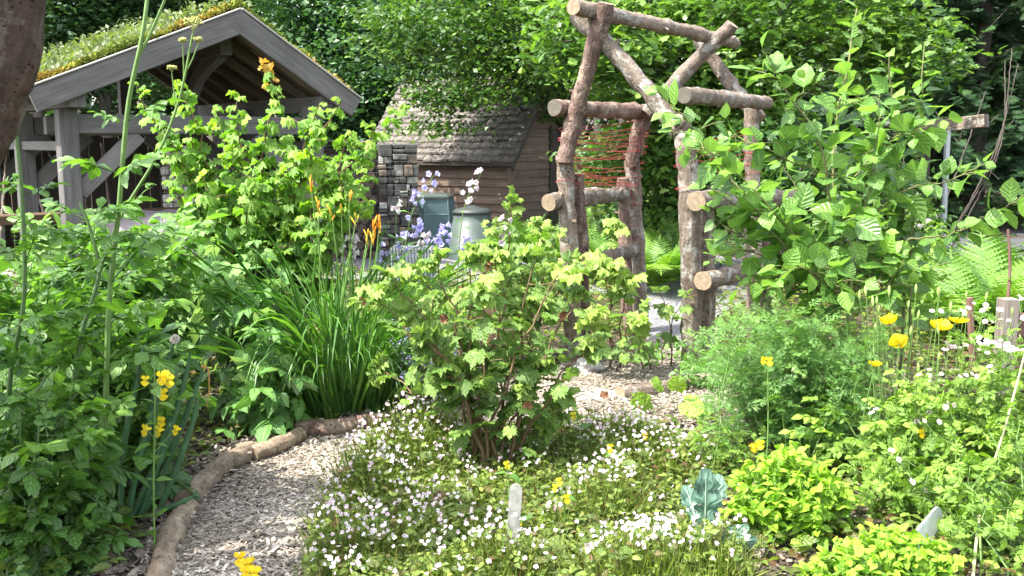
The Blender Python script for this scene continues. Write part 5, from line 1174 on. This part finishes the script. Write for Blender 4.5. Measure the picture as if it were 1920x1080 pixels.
def pale(label, base, tips, seed, flowers, size=.1, tint=(.5, .2)):
    root, g = shrub('feverfew_plant', label, 'feverfew', base, tips, seed, M['l_cel'], LOV[:3], size, .04, 'gstem', r=.0045, t0=.15, pet=.06, tilt=.6, droop=.2, tint=tint, ntw=4, ltw=.2, up=.5, bspread=.1)
    for (u, v, Y, n) in flowers:
        f = MB(); q = at(u, v, Y)
        for k in range(n):
            o = q+g.normal(0, 1, 3)*A_(.035, .03, .012); tube(f, [q-A_(0, 0, .07), o], .0012, .001, 4, 1); f.scatter(FEV, o[None], A_(1, .2, .1)+g.normal(0, .3, 3), nrm(A_(-.2, -.5, 1)+g.normal(0, .35, 3)), g.uniform(.009, .016), g.random()); f.scatter(BALL, (o+A_(0, 0, .002))[None], A_(0, 1, 0), A_(0, 0, 1), .0038, .4, 2)
        f.build('flower_cluster', [M['w_pet'], M['gstem'], M['y_pet']], root)
pale('pale feathery herb with white flower heads at the right edge by the stake', gp(1890, 880), pts([(1850, 590), (1900, 620), (1880, 700), (1820, 680), (1910, 760), (1840, 760), (1780, 720), (1930, 680), (1870, 820), (1800, 800), (1920, 840)], 4.4, 41, .25), 241, [(1790, 585, 4.6, 5), (1835, 575, 4.5, 4), (1885, 655, 4.3, 9), (1905, 650, 4.3, 5), (1790, 650, 4.5, 7), (1775, 660, 4.5, 4), (1850, 640, 4.4, 4), (1915, 560, 4.5, 5), (1845, 600, 4.5, 4), (1865, 700, 4.3, 3), (1805, 700, 4.4, 3), (1840, 650, 4.4, 4), (1900, 600, 4.4, 5), (1870, 580, 4.4, 4), (1760, 700, 4.4, 3), (1870, 645, 4.4, 4)])
pale('pale herb filling the lower right corner below the white flower heads', gp(1870, 1060), pts([(1790, 820), (1850, 800), (1910, 780), (1880, 880), (1800, 900), (1930, 900), (1840, 950), (1900, 980), (1770, 960), (1950, 1020), (1830, 1030), (1750, 900)], 3.75, 42, .22), 242, [(1845, 985, 3.6, 1), (1760, 790, 3.9, 2), (1690, 860, 3.9, 2)], .11, (.4, .2))
pale('pale yellowish herb between the feathery plant and the right corner', gp(1700, 930), pts([(1660, 760), (1710, 740), (1760, 760), (1640, 820), (1700, 820), (1740, 850), (1790, 800), (1620, 860), (1770, 700), (1680, 690)], 4.35, 43, .22), 243, [(1690, 850, 4.2, 4), (1720, 790, 4.2, 3), (1735, 700, 4.4, 3), (1745, 770, 4.2, 2), (1655, 770, 4.3, 3), (1790, 760, 4.2, 3), (1830, 700, 4.2, 3)], .1, (.6, .2))
pale('pale leafy herb just behind the tilted white label', gp(1720, 985), pts([(1650, 890), (1690, 870), (1730, 880), (1770, 870), (1620, 920), (1660, 940), (1710, 920), (1800, 900), (1600, 880)], 4.0, 44, .18), 244, [(1705, 905, 3.9, 2)], .095, (.5, .2))
pale('small pale herb between the path chips and the golden mound', gp(1345, 900), pts([(1320, 800), (1350, 780), (1375, 800), (1300, 830), (1340, 840), (1380, 840)], 4.6, 45, .12), 245, [], .07, (.5, .2))
# thick pale dry stems in the right corner
mb = MB(); b = gp(1820, 1130)
tube(mb, spline([b, at(1840, 950, 3.6), at(1885, 800, 3.7), at(1925, 650, 3.8)], 12), .006, .0035, 8); tag(mb.build('dry_stalk', plain('straw_stem', (.3, .31, .15), .6), origin=b), 'pale straw coloured stalk slanting up through the lower right foliage', 'stalk')
# yellow poppies
g = rng(98)
PO = [('yellow poppy alone at the lower left of the poppy group', 1640, 687, 0), ('yellow poppy facing away with a pale centre, middle of the group', 1686, 645, 1), ('half hidden yellow poppy behind the seed pods', 1668, 607, 2), ('largest yellow poppy, left of the overlapping pair', 1762, 618, 0), ('yellow poppy on the right of the overlapping pair', 1797, 606, 1)]
for i, (lab, u, v, k) in enumerate(PO):
    Y = 4.35+.05*i; q = at(u, v, Y); b = A_(q[0]+g.normal()*.03, Y+.05, 0); root = thing('yellow_poppy', lab, 'poppy', b, 'yellow poppies at the right'); ms = MB(); tube(ms, spline([b, (b+q)/2+g.normal(0, .012, 3), q], 9), .0028, .002, 6); ms.build('stem', M['gstem'], root)
    f = MB(); up = nrm(A_(g.normal()*.3, -.2+g.normal()*.25, 1)) if i != 1 else nrm(A_(.1, .8, .5)); f.scatter(POP[k], q[None], np.cross(up, A_(1, .3, 0)), up, (.042 if i else .03)*(1.2 if i == 3 else 1), .5); f.build('flower', M['y_pet'], root)
    f = MB(); f.scatter(BALL, (q+up*.008)[None], A_(0, 1, 0), A_(0, 0, 1), .006, .5); f.build('flower_centre', M['pod'], root)
b = A_(at(1730, 700, 4.5)[0], 4.5, 0); root = thing('poppy_clump', 'clump of thin poppy stems topped by upright green seed pods', 'poppy', b)
for i, (u, v) in enumerate([(1585, 580), (1612, 563), (1624, 556), (1637, 575), (1644, 572), (1646, 590), (1667, 556), (1672, 595), (1703, 578), (1717, 552), (1721, 600), (1707, 630), (1642, 625), (1761, 553), (1811, 560), (1782, 586), (1760, 628), (1848, 566), (1812, 597), (1898, 592), (1640, 670), (1760, 676), (1662, 700), (1722, 700), (1760, 558), (1914, 640), (1628, 700), (1652, 612)]):
    q = at(u, v, 4.5+g.uniform(-.2, .25)); s0 = A_(b[0]+(q[0]-b[0])*.6+g.normal()*.03, q[1], 0); ms = MB(); tube(ms, spline([s0, (s0+q)/2+g.normal(0, .015, 3), q], 8), .0024, .0017, 5); st = ms.build('stem', M['gstem'], root)
    f = MB(); f.scatter(SPIN, q[None], nrm(A_(g.normal()*.12, g.normal()*.12, 1)), A_(0, 1, 0), np.array([[.055, .05, .055]])*g.uniform(.7, 1.1), .5); f.build('seed_pod', M['pod'], st)
mb = MB(); k = 160; a = g.uniform(0, 6.28, k); P = b+np.stack([g.uniform(-.5, .5, k), g.uniform(-.3, .3, k), g.uniform(.05, .35, k)], 1); mb.scatter(LOV[1], P, np.stack([np.cos(a), np.sin(a), .4+0*a], 1), A_(0, 0, 1)+g.normal(0, .3, (k, 3)), g.uniform(.1, .18, k), g.uniform(.2, .8, k)); mb.build('foliage', M['l_cel'], root)
# welsh onion
g = rng(99); b = gp(268, 985); on = thing('onion_clump', 'clump of thick hollow blue green onion stems beside the edging log', 'onion', b)
ON = [[(240, 985), (262, 850), (300, 740), (325, 640)], [(262, 990), (300, 860), (340, 740), (357, 660)], [(275, 985), (320, 850), (360, 750), (381, 690)], [(225, 970), (232, 840), (255, 720), (268, 650)], [(250, 980), (285, 880), (320, 790), (345, 720)], [(235, 975), (270, 850), (285, 760), (300, 690)], [(285, 985), (300, 960), (335, 945), (368, 928)], [(292, 960), (330, 880), (362, 790), (372, 745)], [(368, 928), (362, 950), (352, 985), (352, 1000)]]
for i, P in enumerate(ON):
    Y = 3.95+.05*(i % 3); Q = [at(u, v, Y) for u, v in P]
    if i != 8: Q[0][2] = 0
    ms = MB(); tube(ms, spline(Q, 14), np.interp(np.linspace(0, 1, 14), [0, .35, .8, 1], [.010, .0130, .009, .004 if i else .006])*1.08, None, 10); ms.build('leaf', M['l_onion'], on)
f = MB(); q = at(328, 636, 3.95); m = 170; d = nrm(g.normal(0, 1, (m, 3))); f.scatter(SPIN, q+d*.009, d, g.normal(0, 1, (m, 3)), np.array([.016, .012, .016]), .5); f.build('flower_head', M['seed'], on)
f = MB(); tube(f, spline([at(381, 690, 4.0), at(390, 690, 4.0), at(392, 730, 4.0), at(388, 762, 4.0)], 8), .004, .002, 6); f.scatter(BALL, at(381, 688, 4.0)[None], A_(0, 1, 0), A_(0, 0, 1), .012, .4); f.build('dead_tip', plain('dry_brown', (.3, .16, .05), .8), on)
# monkey flowers
def monkey(label, base, P, fl, seed, leaves=True, s=.021):
    g = rng(seed); root = thing('monkey_flower', label, 'monkey flower', base, 'yellow monkey flowers in the beds'); ms = MB(); PP = spline([base]+P, 14); tube(ms, PP, .0042, .0025, 7)
    for q in fl:
        j = int(np.argmin(np.linalg.norm(PP-(q-A_(0, 0, .03)), axis=1))); tube(ms, spline([PP[j], (PP[j]+q)/2+A_(0, 0, .006), q], 5), .0014, .0012, 5)
    ms.build('stem', M['gstem'], root); mb = MB(); Q, T, O, sg = nodes(PP, .12, .9, .06, 0, g, math.pi/2, opp=True); put_leaves(mb, OV+MARJ, Q, T, O, .055, g, .1, .5, .3, (.5, .2)); mb.build('foliage', M['l_lov'], root)
    for q in fl:
        f = MB(); N = nrm(A_(g.normal()*.45, -1, .35+g.normal()*.25)); f.scatter(MIM, q[None], A_(g.normal()*.15, 0, 1), N, s*g.uniform(.85, 1.15), g.random()); f.build('flower', M['y_pet'], root)
b = gp(290, 1050); Y = b[1]
monkey('tall monkey flower with two tiers of yellow blooms before the onion stems', b, [at(288, 900, Y), at(290, 780, Y), at(290, 690, Y)], [at(u, v, Y+.02*k) for k, (u, v) in enumerate([(272, 713), (303, 708), (318, 713), (306, 738), (272, 806), (297, 808), (330, 806), (303, 790), (312, 702)])], 81, s=.030)
for i, (lab, u, v, dz, n) in enumerate((('yellow monkey flower at the bottom edge on the chip path', 460, 1066, .16, 5), ('single yellow bloom at the foot of the currant stems', 950, 870, .2, 1), ('yellow bloom pair right of the white label top', 1055, 915, .2, 3), ('yellow bloom touching the upright white label', 970, 966, .2, 1), ('yellow bloom under the right side of the currant', 1155, 838, .2, 1), ('yellow bloom at the far edge of the pink flowers by the chips', 1085, 790, .2, 1), ('small yellow bloom right of the others at the back of the pink flowers', 1205, 820, .16, 1), ('yellow bloom cluster above the golden herb mound', 1420, 838, .3, 4), ('yellow bloom in front of the feathery plant, higher up', 1440, 693, .6, 2), ('yellow bloom low in the pale herb below the poppies', 1733, 798, .35, 2))):
    b = gp(u, v, dz); b0 = A_(b[0], b[1], 0); monkey(lab, b0, [b0*.5+b*.5+A_(.01, 0, 0), b-A_(0, 0, .01)], [b+rng(i*7+k).normal(0, .022, 3) for k in range(n)], 300+i, s=.024 if i else .032)
# kale
g = rng(100); b = gp(1318, 1060); ka = thing('kale_seedling', 'young blue green kale with a pale midrib in front of the golden mound', 'kale', b)
KA = edged([(0, .028, 0), (.2, .025, .2), (.3, .025, .3), (.34, .12, .30), (.38, .04, .38), (.43, .05, .42), (.48, .26, .44), (.53, .15, .52), (.58, .30, .58), (.63, .2, .64), (.70, .36, .70), (.76, .26, .77), (.84, .30, .86), (.9, .17, .92), (.96, .12, .98), (1, .03, 1)], .15, .15)
KA.V[:, 2] += .07*np.sin(KA.V[:, 1]*31)*np.abs(KA.V[:, 0])*3
ms = MB(); tube(ms, [b-A_(0, 0, .02), b+A_(0, 0, .08)], .009, .007, 8); ms.build('stem', plain('purple_stem', (.2, .12, .16), .5), ka); kr = plain('pale_midrib', (.2, .26, .19), .5)
for k, (dx, dy, dz, L) in enumerate(((.02, -.05, 1, .33), (.55, -.2, .5, .2), (-.75, -.2, .4, .2), (.9, -.1, .25, .2), (-.2, .5, .9, .24), (.3, .4, 1, .27))):
    f = MB(); f.scatter(KA, (b+A_(0, 0, .03+.01*k))[None], A_(dx, dy, dz), A_(-dx*.7, -1.3, .6), A_(.5, 1, 1)*L, .3+.1*(k % 3)); lf = f.build('leaf', M['l_kale'], ka); fd = nrm(A_(dx, dy, dz)); nn = A_(-dx*.7, -1.3, .6); nn = nrm(nn-fd*np.dot(nn, fd)); yy = np.linspace(0, .9, 10)[:, None]; r_ = MB(); tube(r_, b+A_(0, 0, .03+.01*k)+L*(yy*fd-.15*yy**2*nn)+nn*.002, .0055*L/.3, .0015, 6); r_.build('midrib', kr, lf)
# ferns
b0 = at(1850, 520, 8.2); b0[2] = 0; fr = thing('fern', 'large feathery fern under the apple shoots at the right', 'fern', b0, 'ferns'); g = rng(110); mb = MB(); k = 15
a = np.arange(k)*2.4; mb_ = g.integers(0, 4, k)
for i in range(4):
    q = mb_ == i; n = q.sum(); F = np.stack([np.cos(a[q]), np.sin(a[q]), 0*a[q]], 1); mb.scatter(FRO[i], b0+F*.03, F, A_(0, 0, 1), g.uniform(.75, 1.05, n), g.uniform(.3, .9, n))
mb.build('foliage', M['l_fern'], fr)
for i, (u, v, Y, s, lab) in enumerate(((1790, 560, 7.6, .85, 'fern low behind the poppy seed pods'), (1920, 560, 7.4, .9, 'fern at the right edge behind the square stake'), (1900, 500, 9.5, .95, 'fern beside the grey track at the far right'), (1760, 500, 9.2, .8, 'fern right of the fruit tree stems, near the white blossom'), (1230, 450, 10.2, .9, 'fern seen between the arch posts, by the gravel'), (1265, 430, 11, .95, 'fern seen through the arch farther back'), (1200, 430, 11.3, .8, 'fern left of the inner arch post'), (1000, 420, 12, .95, 'fern in front of the shed corner'), (1050, 430, 11.4, .9, 'fern left of the arch below the shed door'), (960, 430, 12.2, .8, 'fern between the round bin and the shed corner'), (1130, 430, 10.8, .8, 'fern in the gap of the left arch side'))):
    q = at(u, v, Y); q[2] = 0; copy_thing(fr, q, i*1.3, lab, 'ferns', s)
# white blossoms behind the fruit tree, broad seedlings
b = at(1725, 500, 6.8); b[2] = 0
shrub('herb_robert', 'low leafy weeds at the foot of the middle arch posts', 'weed', gp(1190, 672), pts([(1105, 640), (1140, 625), (1170, 650), (1215, 640), (1250, 655), (1285, 640), (1300, 660), (1120, 668), (1230, 675), (1275, 668)], 6.9, 61, .2), 261, M['l_lov'], OV+MARJ, .055, .03, 'gstem', r=.003, t0=.1, pet=.2, ntw=3, ltw=.15, tint=(.6, .2))
shrub('herb_robert', 'low leafy weeds hiding the base of the near right arch post', 'weed', gp(1310, 735), pts([(1290, 640), (1320, 620), (1345, 640), (1300, 680), (1335, 690), (1360, 670), (1275, 700)], 6.1, 62, .15), 262, M['l_lov'], OV+MARJ, .055, .03, 'gstem', r=.003, t0=.1, pet=.2, ntw=3, ltw=.15, tint=(.6, .2))
root, g = shrub('yarrow_plant', 'plant with flat white flower heads behind the fruit tree', 'yarrow', b, [at(u, v, 6.8) for u, v in ((1718, 395), (1735, 395), (1705, 415), (1737, 415), (1720, 425), (1700, 450), (1750, 440))], 251, M['l_cel'], LOV[:2], .12, .06, 'gstem', r=.004, ntw=1)
for (u, v) in ((1718, 390), (1732, 393), (1703, 412), (1736, 413), (1720, 423), (1733, 424)):
    f = MB(); q = at(u, v, 6.78); m = 26; f.scatter(CLAY[0], q+g.normal(0, 1, (m, 3))*A_(.022, .022, .006), g.normal(0, 1, (m, 3)), A_(0, -.2, 1)+g.normal(0, .3, (m, 3)), .009, g.random(m)); f.build('flower_head', M['w_pet'], root)
g = rng(112); b = gp(1270, 775); root = thing('broad_leaf_seedling', 'seedling with broad heart shaped lime leaves on the chips', 'seedling', b); mb = MB()
HT = lobed([(0, 1), (60, .8), (110, .75)], [(30, .9), (85, .78), (150, .62), (174, .3)], 77, .02, .3, .02)
for (u, v, s, dx, dz) in ((1212, 770, .13, -.8, 1.2), (1285, 755, .12, .6, -.2), (1268, 730, .09, .1, .8), (1240, 722, .08, -.5, .3), (1255, 790, .07, .2, .2), (1310, 770, .08, 1, .2)):
    q = at(u, v, 5.5); mb.scatter(HT, q[None], A_(dx, -.4, dz), A_(0, -.8, .7), s, g.uniform(.6, 1)); tube(mb, spline([b, (b+q)/2+A_(0, 0, .03), q], 6), .002, .0016, 5, 1)
mb.build('foliage', [M['l_cel'], M['gstem']], root)

# ------------------------------------------------------------------ carpet of pink flowers
g = rng(120); CP = np.array([gp(u, v) for u, v in [(560, 1140), (590, 1010), (640, 930), (700, 860), (800, 835), (930, 830), (1080, 830), (1210, 815), (1330, 830), (1365, 930), (1290, 1000), (1300, 1050), (1400, 1085), (1400, 1140)]])
def inside(n, poly):
    lo, hi = poly.min(0), poly.max(0); out = np.zeros((0, 2))
    while len(out) < n:
        q = g.uniform(lo[:2], hi[:2], (n*2, 2)); out = np.vstack([out, q[inpoly(q[:, 0], q[:, 1], poly)]])
    return out[:n]
BM = [(g.uniform(-.95, .8), g.uniform(3.2, 5.4), g.uniform(.10, .24), g.uniform(.06, .17)) for _ in range(46)]
def hgt(x, y):
    h = .045+0*x
    for a, b, r, z in BM: h = np.maximum(h, z*np.exp(-((x-a)**2+(y-b)**2)/(2*r*r))+.03)
    return (h+.07*np.exp(-((x+.55)**2+(y-4.6)**2)/.18))*(1-.45*np.exp(-((x+.05)**2+(y-4.35)**2)/.12))
mb = MB(); k = 12000; q = inside(k, CP); z = np.abs(hgt(q[:, 0], q[:, 1]))*g.uniform(.15, 1.05, k); P = np.stack([q[:, 0], q[:, 1], z+.01], 1); a = g.uniform(0, 6.28, k)
F = np.stack([np.cos(a), np.sin(a), g.normal(.2, .4, k)], 1); N = A_(0, -.2, 1)+g.normal(0, .4, (k, 3)); T = np.clip(g.normal(.5, .22, k), 0, 1); wv = g.integers(0, 3, k)
for i in range(3): w = wv == i; mb.scatter(OV[i], P[w], F[w], N[w], g.uniform(.014, .038, w.sum()), T[w])
k = 15000; q = inside(k, CP); h = np.abs(hgt(q[:, 0], q[:, 1])); P = np.stack([q[:, 0], q[:, 1], 0*h], 1)
mb.scatter(BLADE[0], P, A_(0, 0, 1)+g.normal(0, .45, (k, 3)), g.normal(0, 1, (k, 3)), np.stack([np.full(k, .005), h*g.uniform(.7, 1.5, k), h], 1), np.clip(g.normal(.55, .25, k), 0, 1))
k = 320; q = inside(k, CP); P = np.stack([q[:, 0], q[:, 1], np.abs(hgt(q[:, 0], q[:, 1]))*g.uniform(.5, 1, k)], 1); a = g.uniform(0, 6.28, k)
mb.scatter(HT, P, np.stack([np.cos(a), np.sin(a), .2+0*a], 1), A_(0, -.3, 1)+g.normal(0, .3, (k, 3)), g.uniform(.03, .06, k), np.clip(g.normal(.35, .15, k), 0, 1))
k = 3400; q = inside(k, CP); hq = hgt(q[:, 0], q[:, 1]); keep = g.random(k) < np.clip((hq-.06)/.14, .07, .6); q = q[keep]; q = np.vstack([q, q[::2]+g.normal(0, .015, q[::2].shape)]); k = len(q)
z = np.abs(hgt(q[:, 0], q[:, 1]))*g.uniform(.95, 1.3, k)+g.uniform(.01, .06, k); P = np.stack([q[:, 0], q[:, 1], z], 1); wv = g.integers(0, 3, k)
for i in range(3): w = wv == i; mb.scatter(CLAY[i], P[w], g.normal(0, 1, (w.sum(), 3)), A_(-.2, -.75, 1)+g.normal(0, .35, (w.sum(), 3)), g.uniform(.0062, .0105, w.sum()), g.random(w.sum())**1.5, 1)
tag(mb.build('pink_flower_carpet', [M['l_gc'], M['w_pet']]), 'carpet of tiny pale pink five petalled flowers under the currant', 'flower carpet', kind='stuff')
# mulch and litter on the beds
g = rng(130); mb = MB(); k = 30000; x = g.uniform(-2.6, 3.0, k); y = g.uniform(2.9, 7.5, k); on_path = inpoly(x, y, PATHPOLY); ok = ~on_path | (g.random(k) < .1); x, y = x[ok], y[ok]; k = len(x)
P = np.stack([x, y, gz(x, y)+.006+np.abs(g.normal(0, .005, k))], 1); a = g.uniform(0, 6.283, k); L = g.gamma(4, .006, k)+.006
mb.scatter(CH_, P, np.stack([np.cos(a), np.sin(a), g.normal(0, .2, k)], 1), A_(0, 0, 1)+g.normal(0, .35, (k, 3)), np.stack([L*g.uniform(.3, .7, k), L, L*.4], 1), g.beta(1.6, 3.2, k)*.8)
tag(mb.build('mulch', cm, smooth=False), 'dark crumbly mulch and wood bits on the beds', 'mulch', kind='stuff')
# low leafy cover on the other beds
g = rng(121); mb = MB(); k = 60000; x = g.uniform(-6.5, 6, k); y = g.uniform(3.0, 11.2, k)**1.0; y = 3.0+(y-3.0)
ok = ~inpoly(x, y, PATHPOLY) & ~inpoly(x, y, np.vstack([GL, GR[::-1]])) & ~inpoly(x, y, CP) & ~((np.abs(x+.02) < .28) & (y < 3.9)) & ~((np.hypot(x-1.0, y-6.3) < 1.0))
ok &= ~((x > -1.45) & (x < -.3) & (y < 5.2) & (x > -1.5+.0*y) & (inpoly(x+.18, y, PATHPOLY)))
x, y = x[ok], y[ok]; k = len(x); hh = .05+.16*np.abs(np.sin(x*2.1+np.sin(y*1.7)))*(y > 5.5)+.04; P = np.stack([x, y, gz(x, y)+hh*g.random(k)], 1); a = g.uniform(0, 6.28, k)
wv = g.integers(0, 3, k); S = g.uniform(.03, .07, k); T = np.clip(g.normal(.4, .22, k), 0, 1)
for i in range(3): w = wv == i; mb.scatter(OV[i], P[w], np.stack([np.cos(a[w]), np.sin(a[w]), .25+0*a[w]], 1), A_(0, 0, 1)+g.normal(0, .4, (w.sum(), 3)), S[w], T[w])
tag(mb.build('ground_cover', M['l_gc']), 'low green leaves covering the soil between the plants', 'ground cover', kind='stuff')
g = rng(122); mb = MB(); k = 26000; x = g.uniform(-9, 12, k); y = g.uniform(11.3, 26, k); ok = ~inpoly(x, y, np.vstack([GL, GR[::-1]])) & ~((x > 3.3) & (y > 13) & (y < 17.6)) & ~((x > -6.3) & (x < -1.3) & (y < 15.5) & (x < -1.5))
x, y = x[ok], y[ok]; k = len(x); P = np.stack([x, y, gz(x, y)+g.random(k)*(.1+.3*np.abs(np.sin(x*1.3+y)))], 1); a = g.uniform(0, 6.28, k)
mb.scatter(OV[1], P, np.stack([np.cos(a), np.sin(a), .2+0*a], 1), A_(0, 0, 1)+g.normal(0, .4, (k, 3)), g.uniform(.08, .16, k), np.clip(g.normal(.35, .2, k), 0, 1))
tag(mb.build('undergrowth', M['l_oak']), 'shady leafy undergrowth around the shed and beneath the trees', 'undergrowth', kind='stuff')
